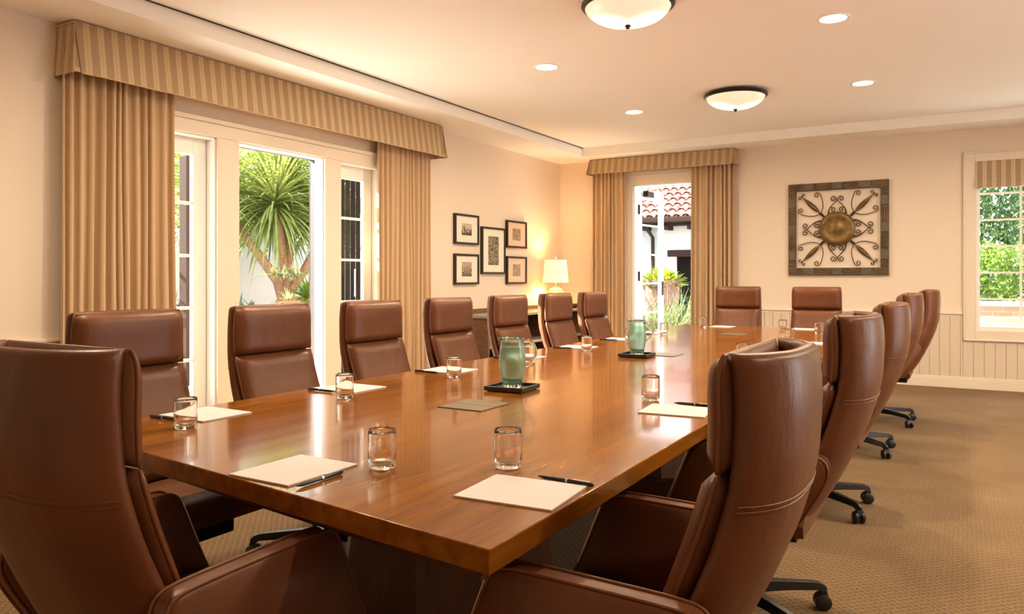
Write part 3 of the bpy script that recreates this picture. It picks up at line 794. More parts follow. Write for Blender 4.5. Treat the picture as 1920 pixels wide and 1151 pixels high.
    for wx, wy, a in wh:
        th = a + rnd.uniform(-.5, .5) + pi/2; Rm = Matrix.Translation((wx, wy, 0)) @ Matrix.Rotation(th, 4, 'Z')
        b = MB()
        for s in (-1, 1):
            L = []
            for xx, rr in ((.006, .022), (.010, .029), (.022, .029), (.027, .021)):
                L.append([Rm @ Vector((s*xx, rr*cos(2*pi*i/18), .029+rr*sin(2*pi*i/18))) for i in range(18)])
            b.loops(L)
        b.prism([(-.020,.040),(.014,.040),(.014,.056),(.0,.066),(-.014,.066)], -.013, .013, 'x', 0, Rm)
        b.tube([Rm @ Vector((0, 0, .055)), Rm @ Vector((0, 0, .078))], .008)
        b.build('caster', M['blackp'], st, smooth=True)
    return r
UPPER = ('back_shell', 'head_cushion', 'lumbar_cushion', 'back_frame', 'armrest', 'seat')
proto = make_chair()
def scan(o):
    KIDS[o.name] = list(o.children)
    for c in o.children: scan(c)
bpy.context.view_layer.update(); scan(proto)
G = 'leather office chairs around the long table'
ords = ['nearest', 'second', 'third', 'fourth', 'fifth', 'sixth', 'farthest']
CH = []
CH.append((-1.475, 1.17, 0, -.012, 'brown leather chair at the near short end of the table, back to the viewer'))
LYS = (1.73, 2.43, 3.13, 3.85, 4.58, 5.32, 6.03)
for i, y in enumerate(LYS):
    extra = ['in front of the left curtain, at the left wall', 'in front of the open garden door', 'in front of the right glazed garden door', 'beside the right curtain of the garden doors', 'in front of the left end of the sideboard', 'in front of the table lamp', 'nearest the far door on the window side'][i]
    CH.append((-2.345-.006*i, y, -pi/2, .0, 'brown leather chair, %s' % extra))
RT = ((-.715, 1.535, -.018), (-.70, 2.75, -.005), (-.70, 4.25, 0), (-.70, 5.78, .008), (-.63, 7.02, .015))
for i, (x, y, dz) in enumerate(RT):
    lab = ['nearest in the right hand row, big in the foreground', 'second from the viewer in the right hand row', 'middle one of the five in the right hand row', 'second from the far end in the right hand row', 'farthest in the right hand row, beside the far wall'][i]
    CH.append((x, y, pi/2, dz, 'brown leather chair seen from behind, %s' % lab))
CH.append((-1.925, 7.30, pi, .024, 'brown leather chair at the far table end in front of the far curtain'))
CH.append((-1.19, 7.30, pi, .024, 'brown leather chair at the far table end below the metal wall art'))
for i, (x, y, rz, dz, lb) in enumerate(CH):
    o = proto if i == 0 else copy_tree(proto)
    o.location = (x, y, 0); o.rotation_euler = (0, 0, rz)
    tag(o, lb, 'chair', G)
    if dz:
        for ch in list(o.children):
            if ch.name.split('.')[0] in UPPER: ch.location.z = dz

# ------------------------------------------------------------------ things on the table
TZ = .7405
def make_pad():
    r = empty('notepad'); b = MB(); b.box(-.097, .097, -.112, .112, 0, .0035); b.build('sheets', M['paper'], r)
    return r
def make_pen():
    r = empty('pen')
    b = MB(); b.tube([(0, -.068, .0055), (0, -.060, .0055), (0, -.005, .0055)], [.0036, .005, .0052], 10); b.tube([(0, -.0795, .0055), (0, -.068, .0055)], [.0012, .0036], 8); b.build('barrel', M['blackp'], r, smooth=True)
    b = MB(); b.tube([(0, .000, .0055), (0, .058, .0055), (0, .064, .0055)], [.0055, .0053, .003], 10); b.build('cap', M['blackp'], r, smooth=True)
    b = MB(); b.tube([(0, -.005, .0055), (0, .0, .0055)], .0058, 10); b.box(-.0015, .0015, .012, .055, .0105, .0125); b.build('clip', M['chrome'], r, smooth=True)
    return r
def make_glass():
    r = empty('water_glass'); b = MB()
    prof = [(.001, 0), (.024, 0), (.030, .002), (.0325, .006), (.0335, .02), (.034, .05), (.0335, .085), (.0326, .0938), (.0319, .0941), (.0319, .085), (.0325, .05), (.0318, .022), (.029, .014), (.018, .0115), (.001, .011)]
    b.lathe(prof, 32); b.build('tumbler', M['glass'], r, smooth=2, weld=True)
    return r
def make_pitcher():
    r = empty('water_pitcher'); b = MB()
    outer = [(.001, .0), (.034, .0), (.037, .004), (.040, .02), (.047, .05), (.053, .09), (.0545, .12), (.052, .15), (.048, .172), (.047, .188), (.0485, .205)]
    inner = [(.0455, .205), (.0438, .188), (.0448, .172), (.0488, .15), (.0513, .12), (.0498, .09), (.0438, .05), (.0365, .022), (.031, .016), (.001, .015)]
    b.lathe(outer+inner, 40); n = len(b.v)
    # spout pinch
    for i, v in enumerate(b.v):
        if v[2] > .19 and v[0] < -.03 and abs(v[1]) < .02: b.v[i] = (v[0]-.012*(v[2]-.19)/.015, v[1]*.8, v[2])
    body = b.build('jug_body', M['tealglass'], r, smooth=2, weld=True)
    b = MB(); b.tube([(.047, 0, .185), (.066, 0, .192), (.084, 0, .182), (.095, 0, .158), (.094, 0, .130), (.082, 0, .108), (.066, 0, .092), (.053, 0, .084)], [.007,.007,.0075,.0075,.007,.0065,.006,.006], 12); b.build('handle', M['tealglass'], r, smooth=2)
    b = MB(); b.lathe([(.001, .0145)] + [(x+.0006, z) for x, z in inner[::-1] if z < .165 and x > .002] + [(.0455, .168), (.001, .168)], 32); b.build('water', M['water'], r, smooth=True, weld=True)
    return r
def make_tray():
    r = empty('black_tray'); b = MB(); h = .082
    b.box(-h, h, -h, h, .003, .008)
    for s in (-1, 1): b.box(s*h-.004, s*h+.004, -h-.004, h+.004, .003, .021); b.box(-h, h, s*h-.004, s*h+.004, .003, .021)
    b.build('rim_and_base', M['blackp'], r, bevel=.002)
    for sx in (-1, 1):
        for sy in (-1, 1):
            b = MB(); b.lathe([(.006, 0), (.006, .003)], 10, c=(sx*.07, sy*.07, 0), cap0=True, cap1=True); b.build('foot', M['blackp'], r)
    return r
def place(proto, first, loc, rz, label, cat, group):
    o = proto if first else copy_tree(proto)
    o.location = loc; o.rotation_euler = (0, 0, rz); tag(o, label, cat, group); return o
P_pad, P_pen, P_gl, P_pi, P_tr = make_pad(), make_pen(), make_glass(), make_pitcher(), make_tray()
bpy.context.view_layer.update()
for p in (P_pad, P_pen, P_gl, P_pi, P_tr): scan(p)
side = lambda i: ['first', 'second', 'third', 'fourth', 'fifth', 'sixth', 'seventh'][i]
PADS = [(-1.37, 1.295, 0, 'white notepad on the near end of the table, left of the two nearest'), (-.812, 1.41, -pi/2*1.0 + .07, 'white notepad at the near right corner of the table'),
        (-.845, 2.54, -pi/2+.09, 'white notepad on the right side, second from the viewer')]
for i in range(7):
    PADS.append((-2.185, LYS[i] - .06, pi/2, 'white notepad in front of the %s chair of the window side row' % (['nearest', 'second', 'third', 'fourth', 'fifth', 'sixth', 'farthest'][i])))
PADS += [(-.86, 4.10, -pi/2, 'white notepad on the right side before the middle chair'), (-.87, 5.62, -pi/2, 'white notepad on the right side before the fourth chair'), (-.87, 6.82, -pi/2, 'white notepad on the right side before the last chair'),
         (-1.925, 7.08, 0, 'white notepad before the left chair of the far end'), (-1.21, 7.10, 0, 'white notepad before the right chair of the far end')]
for i, (x, y, rz, lb) in enumerate(PADS): place(P_pad, i == 0, (x, y, TZ), rz, lb, 'notepad', 'notepads set out on the table')
PENS = [(-1.247, 1.262, 0, 'black pen beside the notepad at the near left'), (-.757, 1.522, -pi/2-.06, 'black pen above the notepad at the near right corner'), (-.82, 2.668, -pi/2, 'black pen beside the second notepad on the right')]
for i in range(7):
    PENS.append((-2.23, LYS[i] - .19, pi/2, 'black pen beside the notepad of the %s window side seat' % (['nearest', 'second', 'third', 'fourth', 'fifth', 'sixth', 'farthest'][i])))
for i, (x, y, rz, lb) in enumerate(PENS): place(P_pen, i == 0, (x, y, TZ), rz, lb, 'pen', 'black pens on the table')
GL = [(-1.203, 1.415, 'clear tumbler right of the nearest left notepad'), (-.945, 1.575, 'clear tumbler behind the near right notepad'), (-1.0, 2.70, 'clear tumbler beside the second notepad of the right side'),
      (-2.03, 1.48, 'clear tumbler on the nearest window side notepad'), (-2.02, 2.16, 'clear tumbler before the second window side chair'), (-2.005, 2.86, 'clear tumbler before the third window side chair'), (-2.02, 3.59, 'clear tumbler before the fourth window side chair, behind the pitcher'),
      (-2.015, 4.31, 'clear tumbler between the two pitchers on the window side'), (-2.03, 5.06, 'clear tumbler on the window side hidden behind the farther pitcher'), (-2.06, 5.86, 'clear tumbler right of the farther pitcher before the far doorway'),
      (-2.055, 6.92, 'clear tumbler at the left of the far end of the table'), (-1.34, 6.86, 'clear tumbler at the far end before the right far chair'),
      (-1.05, 4.28, 'clear tumbler just above the back of the nearest right chair'), (-1.06, 5.66, 'clear tumbler on the right side before the fourth chair'), (-1.00, 6.56, 'clear tumbler on the right side before the last chair')]
for i, (x, y, lb) in enumerate(GL): place(P_gl, i == 0, (x, y, TZ), 0, lb, 'glass', 'water tumblers on the table')
PP = ((-1.585, 2.675, .07, 'front'), (-1.625, 4.16, .05, 'farther'))
for i, (x, y, rz, w) in enumerate(PP):
    place(P_tr, i == 0, (x, y, TZ), rz-.0, 'square black tray under the %s pitcher' % w, 'tray', 'black pitcher trays')
    place(P_pi, i == 0, (x, y, TZ+.0085), radians(31), 'aqua glass water pitcher on black tray, the %s of the two' % ('nearer' if i == 0 else 'farther'), 'pitcher', 'aqua glass pitchers')

# ------------------------------------------------------------------ framed prints on the left wall
def print_mat(name, kind, seed):
    m = base(name, (.5,.4,.3), .6); t = nd(m, 'ShaderNodeTexCoord'); n = nd(m, 'ShaderNodeTexNoise')
    n.inputs['Scale'].default_value = 38; n.inputs['Detail'].default_value = 7
    mp = nd(m, 'ShaderNodeMapping'); mp.inputs['Location'].default_value = (seed, seed*2.3, 0); lk(m, t.outputs['Object'], mp.inputs[0]); lk(m, mp.outputs[0], n.inputs['Vector'])
    s = nd(m, 'ShaderNodeSeparateXYZ'); lk(m, t.outputs['Object'], s.inputs[0])
    a = nd(m, 'ShaderNodeMath', operation='MULTIPLY_ADD'); lk(m, s.outputs[2], a.inputs[0]); a.inputs[1].default_value = kind[0]; lk(m, n.outputs[0], a.inputs[2])
    lk(m, ramp(m, a.outputs[0], [(.38, kind[1]), (.62, kind[2])]), bsdf(m).inputs['Base Color']); return m
def framed(y0, y1, z0, z1, iw, ih, kind, seed, label, dark_mat=(.86,.78,.68)):
    r = empty('framed_print', (XL, (y0+y1)/2, (z0+z1)/2), pi/2, label, 'framed picture', 'five framed prints on the left wall')
    w, h = (y1-y0)/2, (z1-z0)/2; f = .024
    b = MB(); b.box(-w, -w+f, -.036, -.001, -h, h); b.box(w-f, w, -.036, -.001, -h, h); b.box(-w+f, w-f, -.036, -.001, h-f, h); b.box(-w+f, w-f, -.036, -.001, -h, -h+f)
    b.build('frame', M['frameblack'], r, bevel=.002)
    mt = base('mat_board', dark_mat, .7)
    b = MB(); b.box(-w+f, w-f, -.022, -.016, -h+f, h-f); b.build('mat_board', mt, r)
    b = MB(); b.box(-iw/2, iw/2, -.0235, -.0222, -ih/2, ih/2); b.build('print', print_mat('print_%d' % seed, kind, seed), r)
M['frameblack'] = base('black_brown_frame', (.022,.012,.008), .35)
dk, lt = (.05,.035,.02), (.42,.33,.23)
framed(6.94, 7.425, 1.575, 1.917, .20, .135, (3.2, dk, (.55,.47,.36)), 1, 'upper left framed print showing a dark landscape')
framed(6.94, 7.425, 1.120, 1.467, .20, .165, (2.2, (.12,.09,.06), (.50,.38,.30)), 2, 'lower left framed print showing pale blossoms')
framed(7.492, 8.02, 1.24, 1.80, .235, .345, (.0, (.06,.05,.03), (.34,.29,.21)), 3, 'tall central framed print of dense foliage')
framed(8.061, 8.555, 1.57, 1.912, .20, .15, (.0, (.24,.17,.12), (.42,.32,.23)), 4, 'upper right framed print, pale brown', (.72,.56,.42))
framed(8.061, 8.555, 1.117, 1.464, .19, .15, (.0, (.26,.2,.13), (.44,.34,.24)), 5, 'lower right framed print, pale brown hill', (.76,.60,.44))

# ------------------------------------------------------------------ sideboard and lamp
M['sbwood'] = noisy('sideboard_wood', (.12,.06,.03), (.19,.10,.05), 3, .4, 0, (2,2,14))
M['sbtop'] = base('grey_stone_top', (.34,.30,.24), .25)
sb = empty('sideboard', (-4.64, 8.17, 0), pi/2, 'long low dark sideboard with open shelves against the left wall', 'sideboard')
w = 1.23; d = .225
b = MB(); b.box(-w-.02, w+.02, -d-.02, d, .755, .785); b.build('countertop', M['sbtop'], sb, bevel=.003)
b = MB(); b.box(-w, w, d-.03, d, .785, .835); b.build('back_rail', M['sbwood'], sb)
for x in (-w, -w+.8, w-.83, w-.03):
    b = MB(); b.box(x, x+.03, -d, d-.02, .0, .755); b.build('side_panel', M['sbwood'], sb)
b = MB(); b.box(-w, w, d-.02, d, 0.06, .755); b.build('back_panel', M['gap'], sb)
for z in (.06, .42):
    b = MB(); b.box(-w+.03, w-.03, -d+.01, d-.02, z, z+.03); b.build('shelf', M['sbtop'], sb)

lp = empty('table_lamp', (-4.62, 8.92, .786), 0, 'lit table lamp with white cloth shade and amber ribbed base on the sideboard', 'lamp')
b = MB(); pr = []
for i in range(40):
    t = i/39; z = .018+.27*t; R = .045 + .105*sin(pi*min(1, t*1.02))**.7*(1-.25*t) ; R += .006*sin(t*44); pr.append((max(.03, R if t < .93 else .045), z))
b.lathe([(.07, 0), (.075, .012), (.06, .018)] + pr, 28, cap0=True, cap1=True); b.build('lamp_base', M['ceramic'], lp, smooth=True)
b = MB(); b.tube([(0, 0, .28), (0, 0, .69)], .006); b.build('lamp_stem', M['steel'], lp)
b = MB(); b.lathe([(.172, .345), (.145, .645)], 40); b.lathe([(.170, .345), (.143, .645)], 40); b.build('lamp_shade', M['lampshade'], lp, smooth=True)
b = MB(); b.lathe([(.004, .66), (.010, .675), (.008, .69), (.002, .70)], 12, cap0=True, cap1=True); b.tube([(-.143, 0, .64), (.143, 0, .64)], .002); b.tube([(0, -.143, .64), (0, .143, .64)], .002); b.build('finial', M['steel'], lp)
ld = bpy.data.lights.new('lamp_bulb', 'POINT'); ld.energy = 15; ld.color = (1, .66, .32); ld.shadow_soft_size = .04
lo = bpy.data.objects.new('lamp_bulb', ld); COL.objects.link(lo); lo.parent = lp; lo.location = (0, 0, .48)
bw = empty('decorative_bowl', (-4.52, 9.25, .786), 0, 'small dark bowl on the far end of the sideboard, right of the lamp', 'bowl')
b = MB(); b.lathe([(.03, 0), (.05, .01), (.085, .05), (.09, .06), (.083, .055), (.048, .016), (.001, .012)], 24, cap0=True); b.build('bowl_body', M['darkwood'], bw, smooth=True)

# ------------------------------------------------------------------ metal wall art
M['iron'] = noisy('rusty_iron', (.05,.028,.012), (.10,.055,.025), 20, .5, metal=.6)
def art_frame_mat():
    m = base('art_frame_patchwork', (.2,.1,.04), .5, .1)
    v = nd(m, 'ShaderNodeTexNoise'); v.inputs['Scale'].default_value = 45; v.inputs['Detail'].default_value = 5; lk(m, coords(m), v.inputs['Vector'])
    w_ = nd(m, 'ShaderNodeTexVoronoi'); w_.inputs['Scale'].default_value = 7.5; lk(m, coords(m), w_.inputs['Vector'])
    mx = nd(m, 'ShaderNodeMix'); mx.data_type = 'RGBA'; mx.blend_type = 'MULTIPLY'; mx.inputs[0].default_value = 1
    lk(m, ramp(m, w_.outputs['Color'], [(.2, (.09,.055,.025)), (.5, (.07,.055,.03)), (.8, (.15,.095,.045))]), mx.inputs[6]); lk(m, ramp(m, v.outputs[0], [(.35, (.35,.33,.28)), (.65, (1.4,1.3,1.1))]), mx.inputs[7])
    lk(m, mx.outputs[2], bsdf(m).inputs['Base Color']); bump(m, v.outputs[0], .6, .004); return m
M['artframe'] = art_frame_mat()
M['disc'] = noisy('antique_brass_disc', (.12,.07,.02), (.24,.15,.05), 16, .4, .5, metal=.5)
ax0, ax1, az0, az1 = -1.795, -.715, 1.23, 2.305
art = empty('metal_wall_art', ((ax0+ax1)/2, YF, (az0+az1)/2), 0, 'square ironwork wall art with scrolls and a round brass disc', 'wall art')
H = (ax1-ax0)/2; fw = .085
b = MB()
for (x0_, x1_, z0_, z1_) in ((-H, -H+fw, -H, H), (H-fw, H, -H, H), (-H+fw, H-fw, H-fw, H), (-H+fw, H-fw, -H, -H+fw)): b.box(x0_, x1_, -.045, -.006, z0_, z1_)
M['stamped'] = noisy('stamped_tin', (.05,.045,.03), (.20,.17,.12), 90, .45, .5, metal=.3)
M['bamboo'] = noisy('burnt_bamboo', (.05,.028,.012), (.16,.085,.035), 6, .4, .2, (1,1,1))
for k in range(7):      # raised segments, stamped tin between burnt bamboo
    c = -H + (k+.5)*2*H/7; e = .052 if k % 2 else .070
    for s in (-1, 1):
        if k % 2: b.box(c-e, c+e, -.054, -.04, s*(H-fw/2)-.037, s*(H-fw/2)+.037, 1)
        else:
            for q in (-1, 0, 1): b.box(c-e, c+e, -.050, -.04, s*(H-fw/2)+q*.025-.011, s*(H-fw/2)+q*.025+.011, 2)
        if k in (0, 6): continue
        if k % 2: b.box(s*(H-fw/2)-.037, s*(H-fw/2)+.037, -.054, -.04, c-e, c+e, 1)
        else:
            for q in (-1, 0, 1): b.box(s*(H-fw/2)+q*.025-.011, s*(H-fw/2)+q*.025+.011, -.050, -.04, c-e, c+e, 2)
b.build('frame', [M['artframe'], M['stamped'], M['bamboo']], art, bevel=.004)
b = MB(); b.lathe([(.001, .022), (.05, .024), (.06, .018), (.13, .020), (.15, .030), (.185, .020), (.198, .008), (.198, .0)], 48, cap1=True)
b.v = [(x, -.04-z, y) for x, y, z in b.v]; b.build('brass_disc', M['disc'], art, smooth=True)
def spiral(cx, cz, r0, a0, turns, sgn, n=26):
    return [(cx + r0*(1-.72*i/n)*cos(a0+sgn*turns*2*pi*i/n), -.03, cz + r0*(1-.72*i/n)*sin(a0+sgn*turns*2*pi*i/n)) for i in range(n+1)]
def bez(p0, p1, p2, p3, n=14):
    out = []
    for i in range(n+1):
        t = i/n; q = 1-t
        out.append((q**3*p0[0]+3*q*q*t*p1[0]+3*q*t*t*p2[0]+t**3*p3[0], -.03, q**3*p0[1]+3*q*q*t*p1[1]+3*q*t*t*p2[1]+t**3*p3[1]))
    return out
def rotp(pts, a): return [(x*cos(a)-z*sin(a), y, x*sin(a)+z*cos(a)) for x, y, z in pts]
def mir(pts): return [(-x, y, z) for x, y, z in pts]
I = H - fw
for q in range(4):
    a = q*pi/2
    b = MB()
    # lyre scrolls on the axis (pointing +z)
    c1 = bez((-.10, .165), (-.10, .24), (-.06, .27), (0, .335)) + bez((0, .335), (.006, .343), (.010, .353), (.0143, .364))[1:] + spiral(.042, .348, .032, radians(150), 1.15, -1)
    c2 = bez((.088, .17), (.092, .22), (.085, .25), (.052, .250)) + spiral(.046, .222, .028, radians(78), 1.1, 1)
    for c in (c1, mir(c1), c2, mir(c2)): b.tube(rotp(c, a), .0052, 6)
    b.build('axis_scroll', M['iron'], art, smooth=2)
    b = MB()   # corner: leaf stem and two long scrolls
    stem = [(x, -.03, x) for x in (.135, .20, .28, .36, .395)]
    b.tube(rotp(stem, a), .005, 6)
    s1 = bez((.13, .13), (.15, .16), (.16, .18), (.18, .19)) + bez((.18, .19), (.145, .24), (.15, .30), (.165, .35))[1:] + bez((.165, .35), (.175, .40), (.19, .425), (.217, .43))[1:] + spiral(.222, .400, .030, radians(100), 1.1, -1)
    s2 = [(z, y, x) for x, y, z in s1]
    s3 = spiral(.368, .408, .020, -pi*.3, 1.0, 1); s4 = [(z, y, x) for x, y, z in s3]
    for c in (s1, s2, s3, s4): b.tube(rotp(c, a), .0048, 6)
    b.build('corner_scroll', M['iron'], art, smooth=2)
    b = MB(); L = []
    for t, ww in ((0, .003), (.15, .018), (.35, .028), (.6, .024), (.85, .011), (1, .002)):
        cc = .19 + .19*t; e = ww*.7071
        L.append([(cc-e, -.028, cc+e), (cc, -.042, cc), (cc+e, -.028, cc-e), (cc, -.022, cc)])
    b.loops([rotp(l_, a) for l_ in L]); b.build('leaf', M['disc'], art, smooth=2)

# ------------------------------------------------------------------ outside: courtyard on the left
b = MB(); b.box(-24, XL-T-.001, -12, 30, -.2, -.05); b.box(XL-T-.001, 20, YF+T, 30, -.2, -.05); b.box(XR+T, 20, -12, YF+T, -.2, -.05); b.box(XL-T, XR+T, -12, YN-T, -.2, -.05)
struct(b.build('patio_ground', M['paving']), 'pale patio paving outside the doors')
b = MB(); b.box(-10.4, -10.1, -4, 16, -.05, 2.02); struct(b.build('garden_wall', M['gardenwall']), 'white stucco garden wall behind the planters')
b = MB(); b.box(-9.5, -7.9, 1.5, 14, -.05, .60, 0); b.box(-9.55, -7.85, 1.45, 14.05, .60, .64, 1)
tag(b.build('brick_planter', [M['brick'], M['stucco']]), 'long raised brick planter with pale coping outside the garden doors', 'planter')

def leaf_strip(mb, base_, d, L, w, droop, segs=6, mi=0, roll=0, fold=.25, up=Vector((0, 0, 1))):
    d = Vector(d).normalized(); p = Vector(base_); side_ = d.cross(up)
    if side_.length < 1e-3: side_ = Vector((1, 0, 0))
    side_.normalize(); side_ = Matrix.Rotation(roll, 3, d) @ side_
    rows = []
    for k in range(segs+1):
        t = k/segs; ww = w*(1-t)**.6*(.55+.45*min(1, t*6)) if t < 1 else w*.03
        nrm = side_.cross(d)
        rows.append([p - side_*ww, p - nrm*ww*fold, p + side_*ww])
        d = (d + Vector((0, 0, -droop/segs*(.4+1.4*t)))).normalized(); p = p + d*(L/segs)
    n0 = len(mb.v); mb.v += [tuple(q) for r_ in rows for q in r_]
    for k in range(segs):
        for i in range(2):
            a = n0+k*3+i; mb.f.append((a, a+1, a+4, a+3)); mb.m.append(mi)
def rdir(rnd, zmin=-1, zmax=1):
    z = rnd.uniform(zmin, zmax); a = rnd.uniform(0, 2*pi); q = math.sqrt(max(0, 1-z*z)); return Vector((q*cos(a), q*sin(a), z))
def leafcloud(mb, n, samp, size, rnd, mi=0, hang=0.0):
    for _ in range(n):
        p = samp(rnd); d = rdir(rnd)
        if hang: d = (d*(1-hang) + Vector((0, 0, -1))*hang).normalized()
        s = size*rnd.uniform(.6, 1.3); sd = d.cross(rdir(rnd)); sd = sd.normalized() if sd.length > .05 else d.orthogonal().normalized()
        n0 = len(mb.v); q = Vector(p); w_ = s*(.28 if not hang else .13)
        mb.v += [tuple(q), tuple(q+d*s*.5+sd*w_), tuple(q+d*s), tuple(q+d*s*.5-sd*w_)]; mb.f.append((n0, n0+1, n0+2, n0+3)); mb.m.append(mi)

def yucca(loc, trunks, label, seed, nleaf=480, L=1.25):
    rnd = random.Random(seed); r = empty('yucca_tree', loc, 0, label, 'tree')
    for (hx, hy, hz, bend, sc) in trunks:
        b = MB(); pts = []
        for i in range(8):
            t = i/7; w_ = max(0, (t-.22)/.78); pts.append((hx*w_ + bend[0]*sin(pi*t), hy*w_ + bend[1]*sin(pi*t), hz*t))
        b.tube(pts, [.085-.035*i/7 for i in range(8)], 10); b.build('trunk', M['bark'], r, smooth=True)
        b = MB(); c = Vector((hx, hy, hz))
        for k in range(int(nleaf*sc)):
            z = 1 - 2*(k+.5)/(nleaf*sc)
            if z < -.62: continue
            a = k*2.39996; q = math.sqrt(1-z*z); d = Vector((q*cos(a), q*sin(a), z)) + rdir(rnd)*.12
            leaf_strip(b, c + d*.05 + Vector((0, 0, z*.12)), d, L*sc*rnd.uniform(.75, 1.08), .026, .65 if z > -.1 else 1.0, 7, 0, rnd.uniform(-.3, .3))
        b.build('leaf_crown', M['yucca'], r)
    return r
yucca((-8.75, 8.00, .645), [(-.02, -.10, 1.62, (-.05, .12), 1.0), (-.5, .45, 2.15, (.0, .15), .95), (.1, .75, 1.55, (.05, .2), .8), (-.6, -.75, 1.75, (.0, .05), .8)], 'spiky multi-trunk yucca tree outside the open garden door', 21)
yucca((-9.0, 11.6, .645), [(0, .2, 1.9, (.1, .1), .9), (.3, -.5, 1.5, (0, -.1), .8), (-.2, .9, 1.6, (0, .1), .8)], 'second yucca tree farther right behind the first', 22, 260)

def pot(name, loc, R, h, mat, label, plant=None, pm='leaf', seed=1, n=60, L=.3, cat='potted plant', wf=.07, dr=.8):
    rnd = random.Random(seed); r = empty(name, loc, 0, label, cat)
    b = MB(); b.lathe([(R*.55, 0), (R*.72, h*.25), (R*.95, h*.65), (R*.93, h*.85), (R*1.0, h*.9), (R*1.0, h), (R*.86, h), (R*.84, h*.88), (.01, h*.86)], 24, cap0=True); b.build('pot', mat, r, smooth=True)
    b = MB()
    for k in range(n):
        d = rdir(rnd, .05, 1); leaf_strip(b, (d.x*R*.4, d.y*R*.4, h*.88), d, L*rnd.uniform(.6, 1.1), L*wf, dr, 4, 0)
    b.build('foliage', M[pm], r)
    return r
pot('potted_plant', (-8.15, 7.58, .64), .17, .24, M['terracotta'], 'terracotta pot of pale rosettes at the foot of the yucca', pm='cream', seed=3, n=120, L=.22)
pot('potted_plant', (-8.15, 8.00, .64), .19, .26, M['terracotta'], 'terracotta pot with bright green leaves right of the yucca trunk', pm='leaf', seed=4, n=150, L=.42)
pot('potted_plant', (-8.3, 5.32, .64), .15, .20, M['terracotta'], 'small terracotta pot with a rusty plant seen through the left glazed door', pm='rust', seed=6, n=90, L=.32)
def cluster(name, loc, label, mat, n, L, seed, spread=(.3,.3), cat='plant', w=.07, droop=.5, zmin=.25):
    rnd = random.Random(seed); b = MB()
    for _ in range(n):
        p = (rnd.gauss(0, spread[0]), rnd.gauss(0, spread[1]), 0); leaf_strip(b, p, rdir(rnd, zmin, 1), L*rnd.uniform(.6, 1.15), L*w, droop, 5, 0)
    o = b.build(name, mat); o.location = loc; tag(o, label, cat); return o
cluster('bloom_cluster', (-8.45, 7.80, 1.25), 'cream flowering rosette hanging in the yucca trunks', M['cream'], 170, .22, 31, (.12, .14), 'flower', .08, .8, -.4)
cluster('agave_plant', (-9.0, 6.35, .645), 'low dark agave left of the yucca in the planter', M['leafdark'], 70, .45, 32, (.15, .35), 'plant', .08)
cluster('fern_plant', (-9.0, 7.35, .645), 'low green fern beside the yucca pots', M['leafdark'], 80, .35, 33, (.12, .2), 'plant', .07)
cluster('shrub_plant', (-8.9, 4.95, .645), 'dark low shrub behind the rusty potted plant', M['leafdark'], 110, .35, 34, (.15, .35), 'plant', .1)
cluster('rosette_plant', (-8.1, 4.95, .645), 'yellow green rosette on the planter left end', M['lime'], 70, .2, 35, (.06, .08), 'plant', .14)

# pergola post, beam and vine
r = empty('pergola', (-7.0, 5.13, -.05), 0, 'dark wooden pergola post with cross beam outside the left glazed door', 'pergola')
b = MB(); b.box(-.06, .06, -.06, .06, 0, 2.52); b.build('post', M['brownpaint'], r, bevel=.005)
b = MB(); b.box(-.12, .12, -.12, .12, 0, .12); b.build('post_foot', M['stone'], r)
rnd = random.Random(50); b = MB()
v = empty('climbing_vine', (-9.3, 5.6, 0), 0, 'leafy vine branches along the garden wall top', 'vine')
for k in range(9):
    z0 = rnd.uniform(1.8, 2.6); pts = [(rnd.uniform(-.2, .2), -1.8+i*.45, z0+.25*sin(i*.9+k)+rnd.uniform(-.05, .05)) for i in range(9)]; b.tube(pts, .012, 5)
b.build('branches', M['bark'], v)
b = MB(); leafcloud(b, 420, lambda q: (q.uniform(-.3, .4), q.uniform(-1.9, 1.9), q.triangular(1.4, 2.9, 2.1)), .08, rnd); b.build('leaves', M['rust'], v)
b = MB(); leafcloud(b, 50, lambda q: (q.uniform(-.3, .4), q.uniform(-1.9, 1.9), q.triangular(1.5, 3.0, 2.2)), .08, rnd); b.build('green_leaves', M['leaf'], v)
# hedge behind the yucca
rnd = random.Random(60); b = MB(); leafcloud(b, 9000, lambda q: (q.uniform(-.5, .5), q.uniform(-3.2, 3.2), q.triangular(.9, 3.8, 2.5)), .16, rnd)
o = b.build('hedge', M['leaf']); o.location = (-10.9, 10.6, 0); tag(o, 'tall bright green hedge beyond the garden wall behind the yucca', 'hedge')
# dark louvred door with stone pier beyond the right sidelight
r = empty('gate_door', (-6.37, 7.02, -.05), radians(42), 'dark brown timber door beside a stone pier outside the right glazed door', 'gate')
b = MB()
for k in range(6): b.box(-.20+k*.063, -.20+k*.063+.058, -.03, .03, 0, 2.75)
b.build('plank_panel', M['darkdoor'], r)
b = MB(); b.tube([(-.02, -.06, 1.02), (-.02, -.06, 1.35)], .012); b.tube([(-.02, -.06, 1.04), (-.02, -.02, 1.04)], .010); b.tube([(-.02, -.06, 1.33), (-.02, -.02, 1.33)], .010); b.build('handle', M['steel'], r)
rnd = random.Random(61)
b = MB()
for k in range(18):
    z = -.05+k*.16; e = rnd.uniform(-.02, .02); b.box(-.25+e, .25+e*.5, -.22, .22, z, z+.155)
o = b.build('stone_pier', M['stone'], bevel=.02); o.location = (-5.96, 7.36, 0); o.rotation_euler = (0, 0, radians(42)); tag(o, 'rough stone pier right of the dark timber door', 'pier')

